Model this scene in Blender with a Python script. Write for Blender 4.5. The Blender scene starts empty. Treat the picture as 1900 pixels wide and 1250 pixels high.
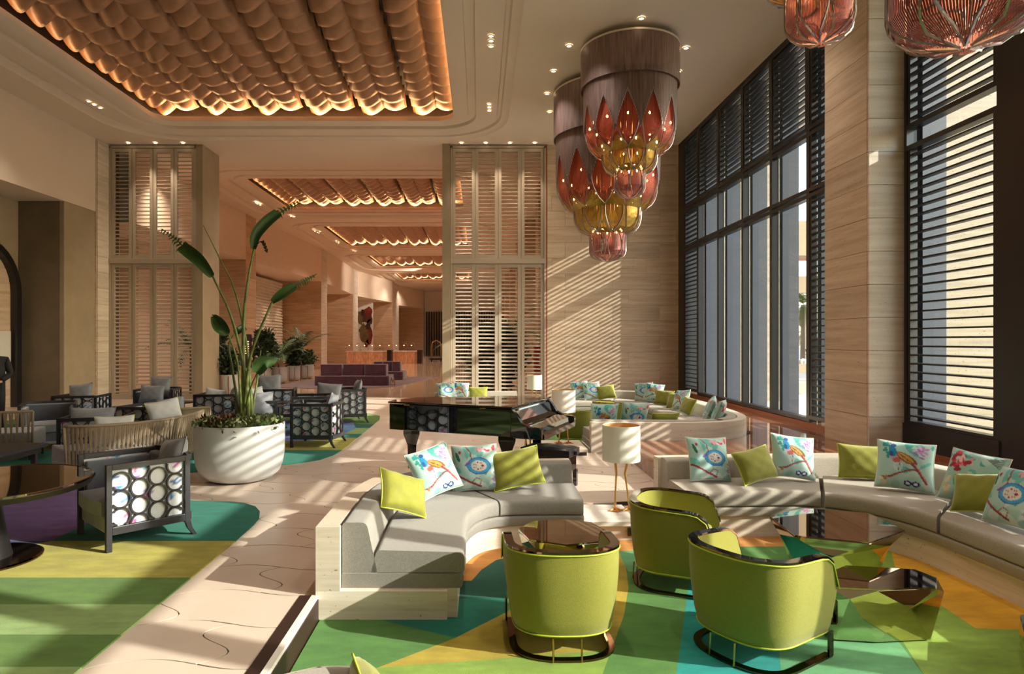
import bpy, bmesh, math, random
from mathutils import Vector, Matrix
R = math.radians
PI = math.pi
random.seed(7)
SC = bpy.context.scene
COL = SC.collection

# ---------------------------------------------------------------- camera
CH = 1.75                       # eye height above the main floor
cam_d = bpy.data.cameras.new('camera'); cam = bpy.data.objects.new('camera', cam_d); COL.objects.link(cam)
cam.location = (0, 0, CH); cam.rotation_euler = (R(90), 0, 0)
cam_d.sensor_width = 36; cam_d.lens = 1200/1900*36
cam_d.shift_x = (950-889)/1900; cam_d.shift_y = (632-625)/1900
cam_d.clip_end = 500
SC.camera = cam
# ---------------------------------------------------------------- sky, sun, exposure
SC.view_settings.view_transform = 'Standard'; SC.view_settings.look = 'None'
SC.view_settings.gamma = 1; SC.view_settings.use_curve_mapping = False
SC.view_settings.exposure = 0.3
W = bpy.data.worlds.new('sky'); SC.world = W; W.use_nodes = True
wn = W.node_tree; wn.nodes.clear()
wo = wn.nodes.new('ShaderNodeOutputWorld'); wb = wn.nodes.new('ShaderNodeBackground'); ws = wn.nodes.new('ShaderNodeTexSky')
ws.sky_type = 'NISHITA'; ws.sun_disc = False; ws.sun_elevation = R(27); ws.sun_rotation = R(100); ws.air_density = 1.2; ws.dust_density = 1.5
wn.links.new(ws.outputs[0], wb.inputs[0]); wn.links.new(wb.outputs[0], wo.inputs[0]); wb.inputs[1].default_value = 0.6
sd = bpy.data.lights.new('sun', 'SUN'); sd.energy = 8.5; sd.angle = R(0.5); sd.color = (1, .93, .83)
so = bpy.data.objects.new('sun', sd); COL.objects.link(so)
so.rotation_euler = Vector((-1, .35, -.53)).to_track_quat('-Z', 'Y').to_euler()
so.location = (20, -4, 12)
LK = 0.56                       # scale of all lamp powers

# ---------------------------------------------------------------- helpers
def G(px, py, z=0.0):           # a pixel of the photograph brought down onto the horizontal plane z
    d = (CH-z)*1200/(py-632); return ((px-889)*d/1200, d)
def P(px, py, d):               # a pixel at depth d
    return Vector(((px-889)*d/1200, d, CH-(py-632)*d/1200))
def lin(c):
    if isinstance(c, str):
        c = [int(c[i:i+2], 16)/255 for i in (0, 2, 4)]
    return tuple((x/12.92 if x <= .04045 else ((x+.055)/1.055)**2.4) for x in c)
MATS = {}
def mat(name, col, rough=.5, metal=0., noise=0., nscale=4., nstretch=(1,1,1), bump=0., bscale=60., emit=None, estr=0., coat=0., sheen=0., trans=0., col2=None, spec=None, objco=False, bstretch=(1,1,1), attr=None, alpha=None):
    m = bpy.data.materials.new(name); m.use_nodes = True; MATS[name] = m
    nt = m.node_tree; b = nt.nodes['Principled BSDF']; N = nt.nodes.new; L = nt.links.new
    c = lin(col); c4 = (*c, 1)
    b.inputs['Base Color'].default_value = c4; b.inputs['Roughness'].default_value = rough; b.inputs['Metallic'].default_value = metal
    if coat: b.inputs['Coat Weight'].default_value = coat; b.inputs['Coat Roughness'].default_value = .03
    if sheen: b.inputs['Sheen Weight'].default_value = sheen; b.inputs['Sheen Roughness'].default_value = .4
    if trans: b.inputs['Transmission Weight'].default_value = trans
    if spec is not None: b.inputs['Specular IOR Level'].default_value = spec
    if alpha is not None: b.inputs['Alpha'].default_value = alpha
    if emit: b.inputs['Emission Color'].default_value = (*lin(emit), 1); b.inputs['Emission Strength'].default_value = estr
    co = None
    def coords(st):
        if objco:
            t = N('ShaderNodeTexCoord').outputs['Object']
        else:
            t = N('ShaderNodeNewGeometry').outputs['Position']
        mp = N('ShaderNodeMapping'); mp.inputs['Scale'].default_value = st; L(t, mp.inputs[0]); return mp.outputs[0]
    if attr:
        a = N('ShaderNodeAttribute'); a.attribute_name = attr; L(a.outputs['Color'], b.inputs['Base Color'])
    elif noise or col2:
        n = N('ShaderNodeTexNoise'); n.inputs['Scale'].default_value = nscale; n.inputs['Detail'].default_value = 5; n.inputs['Roughness'].default_value = .6
        L(coords(nstretch), n.inputs[0])
        r = N('ShaderNodeValToRGB'); r.color_ramp.elements[0].position = .3; r.color_ramp.elements[1].position = .7
        d = lin(col2) if col2 else tuple(max(0, x*(1-noise)) for x in c)
        e = c if col2 else tuple(min(1, x*(1+noise)) for x in c)
        r.color_ramp.elements[0].color = (*d, 1); r.color_ramp.elements[1].color = (*e, 1)
        L(n.outputs[0], r.inputs[0]); L(r.outputs[0], b.inputs['Base Color'])
    if bump:
        n2 = N('ShaderNodeTexNoise'); n2.inputs['Scale'].default_value = bscale; n2.inputs['Detail'].default_value = 3
        L(coords(bstretch), n2.inputs[0]); bp = N('ShaderNodeBump'); bp.inputs['Strength'].default_value = bump; bp.inputs['Distance'].default_value = .01
        L(n2.outputs[0], bp.inputs['Height']); L(bp.outputs[0], b.inputs['Normal'])
    return m
def travertine(name, c1, c2, c3, rough=.45, yz=False):
    m = bpy.data.materials.new(name); m.use_nodes = True; nt = m.node_tree; b = nt.nodes['Principled BSDF']; N = nt.nodes.new; L = nt.links.new
    g = N('ShaderNodeNewGeometry').outputs['Position']
    oi = N('ShaderNodeObjectInfo')
    ad = N('ShaderNodeVectorMath'); ad.operation = 'MULTIPLY_ADD'; L(oi.outputs['Random'], ad.inputs[0]); ad.inputs[1].default_value = (9, 7, 3); L(g, ad.inputs[2])
    mp = N('ShaderNodeMapping'); mp.inputs['Scale'].default_value = (.45, .45, 7); L(ad.outputs[0], mp.inputs[0])
    n = N('ShaderNodeTexNoise'); n.inputs['Scale'].default_value = 1.6; n.inputs['Detail'].default_value = 8; n.inputs['Roughness'].default_value = .65; n.inputs['Distortion'].default_value = .15
    L(mp.outputs[0], n.inputs[0])
    r = N('ShaderNodeValToRGB'); cr = r.color_ramp; cr.elements[0].position = .3; cr.elements[0].color = (*lin(c3), 1); cr.elements[1].position = .7; cr.elements[1].color = (*lin(c1), 1)
    e = cr.elements.new(.5); e.color = (*lin(c2), 1); L(n.outputs[0], r.inputs[0])
    mp2 = N('ShaderNodeMapping'); mp2.inputs['Scale'].default_value = (1, 1, 2.6); L(g, mp2.inputs[0])
    v = N('ShaderNodeTexNoise'); v.inputs['Scale'].default_value = 26; v.inputs['Detail'].default_value = 2; L(mp2.outputs[0], v.inputs[0])
    r2 = N('ShaderNodeValToRGB'); r2.color_ramp.elements[0].position = .69; r2.color_ramp.elements[0].color = (1,1,1,1); r2.color_ramp.elements[1].position = .74; r2.color_ramp.elements[1].color = (.35,.26,.18,1)
    L(v.outputs[0], r2.inputs[0])
    mx = N('ShaderNodeMix'); mx.data_type = 'RGBA'; mx.blend_type = 'MULTIPLY'; mx.inputs[0].default_value = 1
    L(r.outputs[0], mx.inputs[6]); L(r2.outputs[0], mx.inputs[7])
    hv = N('ShaderNodeHueSaturation'); L(mx.outputs[2], hv.inputs['Color'])
    mr = N('ShaderNodeMapRange'); mr.inputs[3].default_value = .9; mr.inputs[4].default_value = 1.08; L(oi.outputs['Random'], mr.inputs[0]); L(mr.outputs[0], hv.inputs['Value'])
    L(hv.outputs[0], b.inputs['Base Color']); b.inputs['Roughness'].default_value = rough
    MATS[name] = m; return m

travertine('travertine', 'DBC7AF', 'CCB399', 'B59A80')
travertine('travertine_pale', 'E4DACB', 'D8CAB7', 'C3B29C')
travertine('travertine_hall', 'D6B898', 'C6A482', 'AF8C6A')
travertine('travertine_out', 'B3A893', 'A6987F', '93866F')
mat('plaster', 'DFD0BE', .55, bump=.02, bscale=8, noise=.03, nscale=.6)
mat('ceiling_plaster', 'E0D2C2', .5, noise=.03, nscale=.5)
mat('hall_plaster', 'E2CDB8', .55, noise=.03)
mat('taupe_render', 'A3937B', .6, noise=.08, nscale=2)
mat('dark_render', '756654', .6, noise=.12, nscale=2)
mat('screen_paint', 'B3A592', .45)
mat('black_frame', '17171B', .35, spec=.6)
mat('black_slat', '1C1B1E', .4)
mat('fin_paint', '363D49', .5, noise=.06, nscale=1.5)
mat('glass_pane', 'FFFFFF', 0.0)
def thin_glass(m, refl=.07):
    nt = m.node_tree; nt.nodes.clear(); N = nt.nodes.new
    o = N('ShaderNodeOutputMaterial'); t = N('ShaderNodeBsdfTransparent'); g = N('ShaderNodeBsdfGlossy'); x = N('ShaderNodeMixShader')
    t.inputs[0].default_value = (.93, .96, .95, 1); g.inputs['Roughness'].default_value = 0; x.inputs[0].default_value = refl
    nt.links.new(t.outputs[0], x.inputs[1]); nt.links.new(g.outputs[0], x.inputs[2]); nt.links.new(x.outputs[0], o.inputs[0])
thin_glass(MATS['glass_pane'])
mat('copper_tile', 'AD7F60', .45, metal=.15, noise=.12, nscale=5)
mat('tray_dark', '2A1B12', .7)
mat('floor_tile', 'D2BFAE', .32, noise=.07, nscale=1.3, bump=.01)
mat('grout', '5A4A3C', .8)
mat('polished_stone', '8C5B40', .05, noise=.18, nscale=1.0, nstretch=(1,2,1), spec=.8)
mat('polished_hall', 'C2A082', .08, noise=.12, nscale=.8, nstretch=(1,3,1), spec=.7)
mat('copper_trim', '9A5537', .5, noise=.25, nscale=30)
mat('sofa_fabric', 'A3998B', .9, noise=.14, nscale=90, bump=.35, bscale=420, sheen=.2)
mat('sofa_fabric_grey', '8E8880', .9, noise=.14, nscale=90, bump=.35, bscale=420, sheen=.2)
mat('lime_velvet', '838222', .75, noise=.12, nscale=9, sheen=.6, bump=.15, bscale=30)
mat('lime_fabric', '85812B', .85, noise=.10, nscale=70, nstretch=(1,1,3), bump=.3, bscale=300, sheen=.25)
mat('bronze_mirror', '6B5644', .06, metal=1)
mat('gold_mirror', 'D8C8A4', .04, metal=1)
mat('dark_mirror', 'A08A7A', .03, metal=1)
mat('brass', 'C79A52', .25, metal=1)
mat('gold_leg', 'D9A45E', .35, metal=.85)
mat('white_shade', 'E9E4D8', .8, noise=.02)
mat('shade_lining', 'D8A868', .5, metal=.3)
mat('white_planter', 'C6C5C2', .45, noise=.03, nscale=3)
mat('soil_green', '4A4A26', .9, noise=.4, nscale=30)
mat('leaf', '3B5428', .45, noise=.25, nscale=6)
mat('leaf_dark', '2C3A1E', .5, noise=.3, nscale=6)
mat('stem', '77893F', .5, noise=.3, nscale=8, col2='4A4A25')
mat('succulent', '8C9564', .6, noise=.4, nscale=25)
mat('red_leaf', '5A3520', .6, noise=.4, nscale=25)
mat('piano_black', '060606', .03, spec=.6, coat=1)
mat('leather_black', '1B1818', .35)
mat('charcoal_wood', '28262A', .4, noise=.2, nscale=12, nstretch=(1,1,6))
mat('grey_velvet', '8A8B90', .8, noise=.15, nscale=8, sheen=.5)
mat('grey_velvet_dark', '5E6068', .8, noise=.15, nscale=8, sheen=.5)
mat('white_fabric', 'CBCBCB', .85, noise=.04)
mat('rope', '8E7A62', .85, noise=.15, nscale=30)
mat('rope_dark', '5C4C3E', .85, noise=.15, nscale=30)
mat('print', 'FFFFFF', .8, attr='print', sheen=.15)
mat('piping_white', 'CFC7B8', .8)
mat('piping_lime', 'B5BF3C', .7)
mat('plum_velvet', '55303C', .8, noise=.3, nscale=4, sheen=.7)
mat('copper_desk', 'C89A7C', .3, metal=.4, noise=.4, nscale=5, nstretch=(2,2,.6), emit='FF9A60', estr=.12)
mat('brown_dark', '2C1812', .5)
mat('white_stone', 'E6DFD4', .35)
mat('bulb', 'FFFFFF', .5, emit='FFC27A', estr=25)
mat('lamp_glow', 'FFD9A8', .5, emit='FFC890', estr=2.2)
mat('downlight', 'FFFFFF', .5, emit='FFE2B8', estr=12)
mat('lamp_trim', 'E8DAC6', .4)
mat('chain_mauve', '7D6A66', .45, metal=.5, noise=.4, nscale=9, nstretch=(3,3,.2))
mat('chain_grey', 'A39A98', .3, metal=.7, noise=.2, nscale=9, nstretch=(3,3,.2))
mat('chain_coral', 'A84E3A', .45, metal=.4, noise=.25, nscale=9, nstretch=(3,3,.2))
mat('chain_gold', '9A7E30', .35, metal=.6, noise=.25, nscale=9, nstretch=(3,3,.2))
mat('chain_plum', '84504F', .35, metal=.6, noise=.3, nscale=9, nstretch=(3,3,.2))
mat('skin', 'B98A6C', .5); mat('suit', '15151B', .7); mat('hair', '1E1712', .6)
mat('asphalt', '8C8B8C', .85, noise=.1, nscale=3)
mat('pavement', 'C9BFB2', .8, noise=.08)
mat('pink_beam', 'C98E78', .7)
mat('canopy_beige', 'A99777', .7)
mat('white_wall_ext', 'DAD6CE', .7)
mat('hedge', '4E5E2C', .8, noise=.4, nscale=9)
mat('yellow_leaf', '9A8A35', .7, noise=.3, nscale=9)
mat('bark', '75695A', .8)
for k, c in dict(teal='056B58', teal_dark='07503F', teal_blue='0E8C86', olive='A3993F', grass='55762C', lightgreen='86A05E', midgreen='4C7A34', mustard='A8932E', orange='C0813A', amber='CC961F', purple='72578F', navy='24335C', lavender='6C74B5', sky='5E93B8', lime='7D9A3A', mint='5C9A68').items():
    mat('rug_'+k, c, .95, noise=.22, nscale=3.2, nstretch=(1,2.5,1), bump=.5, bscale=250, sheen=.05)

def props(o, label=None, cat=None, group=None, kind=None):
    if label: o['label'] = label
    if cat: o['category'] = cat
    if group: o['group'] = group
    if kind: o['kind'] = kind
    return o
def M_(m): return MATS[m] if isinstance(m, str) else m
class MB:
    def __init__(s): s.v = []; s.f = []; s.m = []; s.cm = 0
    def add(s, vs, fs, mi=None):
        o = len(s.v); s.v += [tuple(v) for v in vs]; s.f += [tuple(i+o for i in f) for f in fs]; s.m += [s.cm if mi is None else mi]*len(fs); return s
    def box(s, x0, x1, y0, y1, z0, z1, T=None, mi=None):
        vs = [Vector((x, y, z)) for z in (z0, z1) for y in (y0, y1) for x in (x0, x1)]
        if T: vs = [T @ v for v in vs]
        return s.add(vs, [(0,2,3,1),(4,5,7,6),(0,1,5,4),(2,6,7,3),(0,4,6,2),(1,3,7,5)], mi)
    def prism(s, poly, z0, z1, mi=None):
        n = len(poly); vs = [(p[0], p[1], z0) for p in poly]+[(p[0], p[1], z1) for p in poly]
        return s.add(vs, [tuple(range(n-1, -1, -1)), tuple(range(n, 2*n))]+[(i, (i+1) % n, n+(i+1) % n, n+i) for i in range(n)], mi)
    def lathe(s, prof, n=32, cx=0, cy=0, a0=0, a1=2*PI, mi=None, sx=1, sy=1):
        full = abs(a1-a0-2*PI) < 1e-6; k = n if full else n+1; vs = []
        for r, z in prof:
            for i in range(k):
                a = a0+(a1-a0)*i/n; vs.append((cx+sx*r*math.cos(a), cy+sy*r*math.sin(a), z))
        fs = []
        for j in range(len(prof)-1):
            for i in range(n if full else n):
                i2 = (i+1) % k; fs.append((j*k+i, j*k+i2, (j+1)*k+i2, (j+1)*k+i))
        return s.add(vs, fs, mi)
    def tube(s, pts, r, n=8, caps=True, mi=None, closed=False):
        pts = [Vector(p) for p in pts]; K = len(pts); rr = r if isinstance(r, (list, tuple)) else [r]*K; vs = []
        up = Vector((0, 0, 1)); prev = None
        for i, p in enumerate(pts):
            if closed: t = (pts[(i+1) % K]-pts[i-1])
            else: t = pts[min(i+1, K-1)]-pts[max(i-1, 0)]
            t = t.normalized() if t.length > 1e-9 else Vector((0,0,1))
            a = prev if prev is not None else (Vector((1,0,0)) if abs(t.z) > .9 else up)
            u = (a-t*a.dot(t)); u = u.normalized() if u.length > 1e-6 else t.orthogonal().normalized(); prev = u; w = t.cross(u)
            for q in range(n):
                an = 2*PI*q/n; vs.append(p+(u*math.cos(an)+w*math.sin(an))*rr[i])
        fs = []
        for i in range(K if closed else K-1):
            i2 = (i+1) % K
            for q in range(n): fs.append((i*n+q, i*n+(q+1) % n, i2*n+(q+1) % n, i2*n+q))
        if caps and not closed: fs += [tuple(range(n-1, -1, -1)), tuple((K-1)*n+q for q in range(n))]
        return s.add(vs, fs, mi)
    def rows(s, rows, closed=False, cap=False, mi=None):     # loft of equally long point rows
        n = len(rows[0]); vs = [p for r in rows for p in r]; fs = []
        for i in range(len(rows)-1):
            for j in range(n if closed else n-1):
                j2 = (j+1) % n; fs.append((i*n+j, i*n+j2, (i+1)*n+j2, (i+1)*n+j))
        if cap: fs += [tuple(range(n-1, -1, -1)), tuple((len(rows)-1)*n+j for j in range(n))]
        return s.add(vs, fs, mi)
    def mesh(s, name, mats, smooth=False):
        me = bpy.data.meshes.new(name); me.from_pydata(s.v, [], s.f)
        for m in (mats if isinstance(mats, (list, tuple)) else [mats]): me.materials.append(M_(m))
        me.polygons.foreach_set('material_index', s.m)
        if smooth: me.polygons.foreach_set('use_smooth', [True]*len(s.f))
        me.update(); return me
    def build(s, name, mats, parent=None, smooth=False, bevel=0, auto=None, weld=False):
        me = s.mesh(name, mats, smooth)
        if weld or smooth or bevel:
            bm = bmesh.new(); bm.from_mesh(me)
            if weld: bmesh.ops.remove_doubles(bm, verts=bm.verts, dist=1e-5)
            bmesh.ops.recalc_face_normals(bm, faces=bm.faces); bm.to_mesh(me); bm.free()
        if auto: me.set_sharp_from_angle(angle=R(auto))
        o = bpy.data.objects.new(name, me); COL.objects.link(o); o.parent = parent
        if bevel:
            b = o.modifiers.new('bevel', 'BEVEL'); b.width = bevel; b.segments = 2; b.limit_method = 'ANGLE'; b.angle_limit = R(50)
        return o
def link(name, me, parent=None, loc=None, rot=None, scale=None):
    o = bpy.data.objects.new(name, me); COL.objects.link(o); o.parent = parent
    if loc: o.location = loc
    if rot: o.rotation_euler = rot
    if scale: o.scale = scale
    return o
def thing(name, label, cat, loc=(0,0,0), rz=0, group=None, kind=None):
    o = bpy.data.objects.new(name, None); COL.objects.link(o); o.location = loc; o.rotation_euler = (0, 0, rz); o.empty_display_size = .1
    return props(o, label, cat, group, kind)
def struct(name, label=None, loc=(0,0,0)):
    return thing(name, label, 'structure', loc, 0, None, 'structure')
def copy_tree(o, parent=None):
    c = o.copy(); COL.objects.link(c); c.parent = parent
    for ch in list(o.children): copy_tree(ch, c)
    return c
def crs(pts, n):                # Catmull-Rom resample to n samples, even in arc length
    P_ = [Vector(p) for p in pts]; P_ = [P_[0]*2-P_[1]]+P_+[P_[-1]*2-P_[-2]]; out = []
    for i in range(1, len(P_)-2):
        a, b, c, d = P_[i-1:i+3]
        for k in range(16):
            t = k/16; out.append(.5*((2*b)+(c-a)*t+(2*a-5*b+4*c-d)*t*t+(3*b-a-3*c+d)*t**3))
    out.append(P_[-2].copy()); L = [0]
    for i in range(1, len(out)): L.append(L[-1]+(out[i]-out[i-1]).length)
    res = []; j = 0
    for k in range(n):
        s = L[-1]*k/(n-1)
        while j < len(L)-2 and L[j+1] < s: j += 1
        f = (s-L[j])/max(1e-9, L[j+1]-L[j]); res.append(out[j].lerp(out[j+1], min(1, f)))
    return res
def fillet(poly, r, seg=4):     # poly of (a, b[, r]) tuples rounded at each corner
    out = []; n = len(poly)
    for i, p in enumerate(poly):
        q = Vector(p[:2]); a = Vector(poly[i-1][:2]); b = Vector(poly[(i+1) % n][:2]); rr = p[2] if len(p) > 2 else r
        u = a-q; w = b-q; rr = min(rr, u.length*.45, w.length*.45)
        if rr < 1e-4: out.append(tuple(q)); continue
        s0 = q+u.normalized()*rr; s1 = q+w.normalized()*rr
        for k in range(seg+1):
            t = k/seg; out.append(tuple(s0*(1-t)**2+q*2*t*(1-t)+s1*t*t))
    return out
def inside(p, poly):
    x, y = p[0], p[1]; c = False; n = len(poly)
    for i in range(n):
        x0, y0 = poly[i][:2]; x1, y1 = poly[i-1][:2]
        if (y0 > y) != (y1 > y) and x < (x1-x0)*(y-y0)/(y1-y0)+x0: c = not c
    return c
def regions(outline, polys, z, holes=(), thick=0):
    """flat faces of the outline cut along the edges of polys [(polygon, material index)], later ones on top"""
    bm = bmesh.new(); vs = [bm.verts.new((p[0], p[1], z)) for p in outline]; bm.faces.new(vs)
    bmesh.ops.triangulate(bm, faces=bm.faces[:]) if len(outline) > 4 else None
    for poly in list(holes)+[p for p, _ in polys]:
        n = len(poly)
        for i in range(n):
            a = Vector((*poly[i][:2], z)); b = Vector((*poly[(i+1) % n][:2], z)); d = b-a
            if d.length < 1e-6: continue
            nrm = Vector((-d.y, d.x, 0)).normalized()
            # only cut faces whose box touches the edge
            lo = (min(a.x, b.x)-1e-3, min(a.y, b.y)-1e-3); hi = (max(a.x, b.x)+1e-3, max(a.y, b.y)+1e-3); gs = []
            for f in bm.faces:
                xs = [v.co.x for v in f.verts]; ys = [v.co.y for v in f.verts]
                if max(xs) >= lo[0] and min(xs) <= hi[0] and max(ys) >= lo[1] and min(ys) <= hi[1]: gs.append(f)
            geo = set(gs)
            for f in gs: geo.update(f.verts); geo.update(f.edges)
            bmesh.ops.bisect_plane(bm, geom=list(geo), plane_co=a, plane_no=nrm, dist=1e-5)
    kill = []
    for f in bm.faces:
        c = f.calc_center_median()
        if any(inside(c, h) for h in holes): kill.append(f); continue
        f.material_index = 0
        for p, mi in polys:
            if inside(c, p): f.material_index = mi
        if f.normal.z < 0: f.normal_flip()
    bmesh.ops.delete(bm, geom=kill, context='FACES')
    if thick:
        be = [e for e in bm.edges if len(e.link_faces) == 1]
        r = bmesh.ops.extrude_edge_only(bm, edges=be)
        for v in [g for g in r['geom'] if isinstance(g, bmesh.types.BMVert)]: v.co.z -= thick
    return bm
def bm_obj(bm, name, mats, parent=None):
    me = bpy.data.meshes.new(name); bm.to_mesh(me); bm.free()
    for m in mats: me.materials.append(M_(m))
    o = bpy.data.objects.new(name, me); COL.objects.link(o); o.parent = parent; return o
def box_obj(name, m, x0, x1, y0, y1, z0, z1, parent=None, bevel=0):
    return MB().box(x0, x1, y0, y1, z0, z1).build(name, m, parent, bevel=bevel)
def spot(name, loc, tgt, power, color=(1,.78,.55), size=R(70), blend=.6, rad=.06):
    l = bpy.data.lights.new(name, 'SPOT'); l.energy = power*LK; l.color = color; l.spot_size = size; l.spot_blend = blend; l.shadow_soft_size = rad
    o = bpy.data.objects.new(name, l); COL.objects.link(o); o.location = loc
    o.rotation_euler = (Vector(tgt)-Vector(loc)).to_track_quat('-Z', 'Y').to_euler(); return o
def area(name, loc, tgt, sx, sy, power, color=(1,.8,.58), spread=R(180)):
    l = bpy.data.lights.new(name, 'AREA'); l.shape = 'RECTANGLE'; l.size = sx; l.size_y = sy; l.energy = power*LK; l.color = color; l.spread = spread
    o = bpy.data.objects.new(name, l); COL.objects.link(o); o.location = loc
    d = (Vector(tgt)-Vector(loc)).normalized()
    o.rotation_euler = d.to_track_quat('-Z', 'X' if abs(d.x) < .5 and sx < sy else 'Y').to_euler(); return o
# ================================================================ THE SETTING
CZ = 7.63; WX = 5.98; BY = 19.4; LWX = -11.15
def strip(name, loc, n, ax, length, width, power, color=(1,.62,.28)):
    l = bpy.data.lights.new(name, 'AREA'); l.shape = 'RECTANGLE'; l.size = length; l.size_y = width; l.energy = power*LK; l.color = color
    o = bpy.data.objects.new(name, l); COL.objects.link(o)
    z = -Vector(n).normalized(); x = Vector(ax).normalized(); y = z.cross(x).normalized(); x = y.cross(z)
    m = Matrix((x, y, z)).transposed().to_4x4(); m.translation = loc; o.matrix_world = m; return o
def rrect(x0, x1, y0, y1, r, o=0, seg=8):
    x0 -= o; x1 += o; y0 -= o; y1 += o; r = max(.02, r+o); pts = []
    for cx, cy, a in ((x1-r, y1-r, 0), (x0+r, y1-r, 90), (x0+r, y0+r, 180), (x1-r, y0+r, 270)):
        for k in range(seg+1):
            t = R(a+90*k/seg); pts.append((cx+r*math.cos(t), cy+r*math.sin(t)))
    return pts
TRAYS = [(-8.7, -.68, 2.6, 17.5), (-8.7, -.7, 23.7, 29.4), (-8.3, -.7, 33.6, 41.5), (-8.0, -.9, 45.2, 52.7), (-7.6, -.9, 57, 64)]
# ---- ceiling
ceil = struct('ceiling')
bm = regions([(-13, -3), (9, -3), (9, 21.5), (-13, 21.5)], [], CZ, holes=[rrect(*TRAYS[0], .45, 1.44)])
bm_obj(bm, 'ceiling_field', ['ceiling_plaster'], ceil)
bm = regions([(-13.5, 21.5), (3.2, 21.5), (3.2, 78), (-13.5, 78)], [], CZ, holes=[rrect(*t, .45, 1.44, 4) for t in TRAYS[1:]])
bm_obj(bm, 'ceiling_field', ['hall_plaster'], ceil)
PROF = [(.32, 7.86), (.32, 7.74), (.03, 7.74), (.03, 7.82), (0, 7.82), (0, 7.70), (.04, 7.68), (.38, 7.68), (.40, 7.75), (.58, 7.75), (.60, 7.67), (1.14, 7.67), (1.17, 7.73), (1.24, 7.73), (1.27, 7.66), (1.38, 7.65), (1.45, 7.60), (1.455, 7.64)]
def tray_mould(t, parent):
    rows = [[(p[0], p[1], z) for p in rrect(*t, .45, o)] for o, z in PROF]
    m = MB().rows([list(r) for r in rows], closed=True).build('tray_moulding', 'ceiling_plaster' if t[2] < 20 else 'hall_plaster', parent, smooth=True, auto=35)
    x0, x1, y0, y1 = t
    box_obj('tray_back', 'tray_dark', x0-.32, x1+.32, y0-.32, y1+.32, 8.5, 8.54, parent)
    rw = [[(p[0], p[1], z) for p in rrect(*t, .45, .32)] for z in (7.86, 8.5)]; MB().rows(rw, closed=True).build('tray_side', 'tray_dark', parent, smooth=True, auto=40)
def tile_meshes(cw, cd):
    """curved shingle halves; lower far edge, pointed ridge towards the viewer"""
    out = []
    for side in (0, 1):
        b = MB(); rows = []; nu, nv = 7, 6
        for j in range(nv+1):
            v = j/nv; r = []
            for i in range(nu+1):
                u = i/nu                                   # 0 at the gap, 1 at the ridge
                if side == 0: x = (.055+u*.47)*cw; y = -.72*cd*u
                else: x = (.945-u*.47)*cw; y = -.62*cd - .10*cd*u
                y += v*cd*1.12-.12*cd*math.sin(PI*u); e_ = 1-u
                z = .36*(1-v)**1.9 - .17*math.sin(PI*(.08+.86*u))**1.2 + (.06 if side else 0) + .05*max(0, v-.8)*5*0
                r.append((x, y, z))
            rows.append(r)
        b.rows(rows); out.append(b.mesh('ceiling_shingle', 'copper_tile', True))
    return out
def tray_tiles(t, parent, cw, cd, single=True):
    x0, x1, y0, y1 = t; x0 -= .2; x1 += .2; y0 -= .1; y1 += .12; nx = round((x1-x0)/cw); cw = (x1-x0)/nx
    ms = tile_meshes(cw, cd); ny = int((y1-y0)/cd); st = MB()
    for j in range(ny+1):
        for i in range(nx):
            for s in (0, 1):
                y = y1-cd*1.12-j*cd+.42*cd
                if single:
                    o = link('ceiling_shingle', ms[s], parent, (x0+i*cw, y, 8.06))
                    md = o.modifiers.new('thick', 'SOLIDIFY'); md.thickness = .012; md.offset = 1
                else:
                    st.add([Vector(v.co)+Vector((x0+i*cw, y, 8.06)) for v in ms[s].vertices], [tuple(p.vertices) for p in ms[s].polygons])
    if not single: props(st.build('ceiling_shingles', 'copper_tile', parent, smooth=True), kind='stuff')
for k, t in enumerate(TRAYS):
    tr = struct('trim_%d' % (k+1)); tray_mould(t, tr); tray_tiles(t, tr, 1.45, .55 if k < 2 else .62, k < 2)
    x0, x1, y0, y1 = t; Wd = x1-x0; D = y1-y0; e = 24 if k == 0 else 26
    strip('cove_light', ((x0+x1)/2, y1+.17, 7.79), (0, -1, .16), (1, 0, 0), Wd-.2, .08, e*Wd*1.6)
    strip('cove_light', (x0-.17, (y0+y1)/2, 7.79), (.97, 0, .2), (0, 1, 0), D-.4, .08, e*D*.22)
    strip('cove_light', (x1+.17, (y0+y1)/2, 7.79), (-.97, 0, .2), (0, 1, 0), D-.4, .08, e*D*.22)
    strip('cove_light', ((x0+x1)/2, y0-.17, 7.79), (0, .7, .7), (1, 0, 0), Wd-.2, .08, e*Wd*.3)

# ---- floors
RAILX = -1.12
PIT1 = [(RAILX, -3), (RAILX, 5.3), (-1.0, 5.9), (-.72, 6.35), (-.3, 6.66), (.2, 6.86), (1.0, 6.95), (1.95, 7.12), (3.3, 7.26), (4.2, 7.3), (4.62, 7.05), (4.82, 6.5), (4.9, 5.8), (4.9, -3)]
PIT2 = [(.95, 10.1), (1.7, 10.1), (3.5, 10.1), (4.2, 10.35), (4.62, 10.9), (4.8, 12.0), (4.85, 14.4), (4.7, 15.7), (4.05, 16.6), (3.2, 16.8), (-1.5, 16.7), (-1.5, 14.6), (.2, 14.2), (.8, 13.2)]
PLAT = [(2.2, 7.0), (2.2, 10.15), (3.5, 10.1), (4.2, 10.35), (4.62, 10.9), (4.8, 12.0), (4.85, 14.4), (4.7, 15.7), (4.6, 16.2), (4.6, BY), (WX, BY), (WX, -3), (4.9, -3), (4.9, 5.8), (4.82, 6.5), (4.62, 7.05), (4.2, 7.3), (3.3, 7.26)]
flo = struct('floor')
bm = regions([(-13.5, -3), (WX+.1, -3), (WX+.1, BY+.5), (-13.5, BY+.5)], [], -.006, holes=[PIT1, PIT2], thick=.2)
bm_obj(bm, 'grout_bed', ['grout'], flo)
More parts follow.
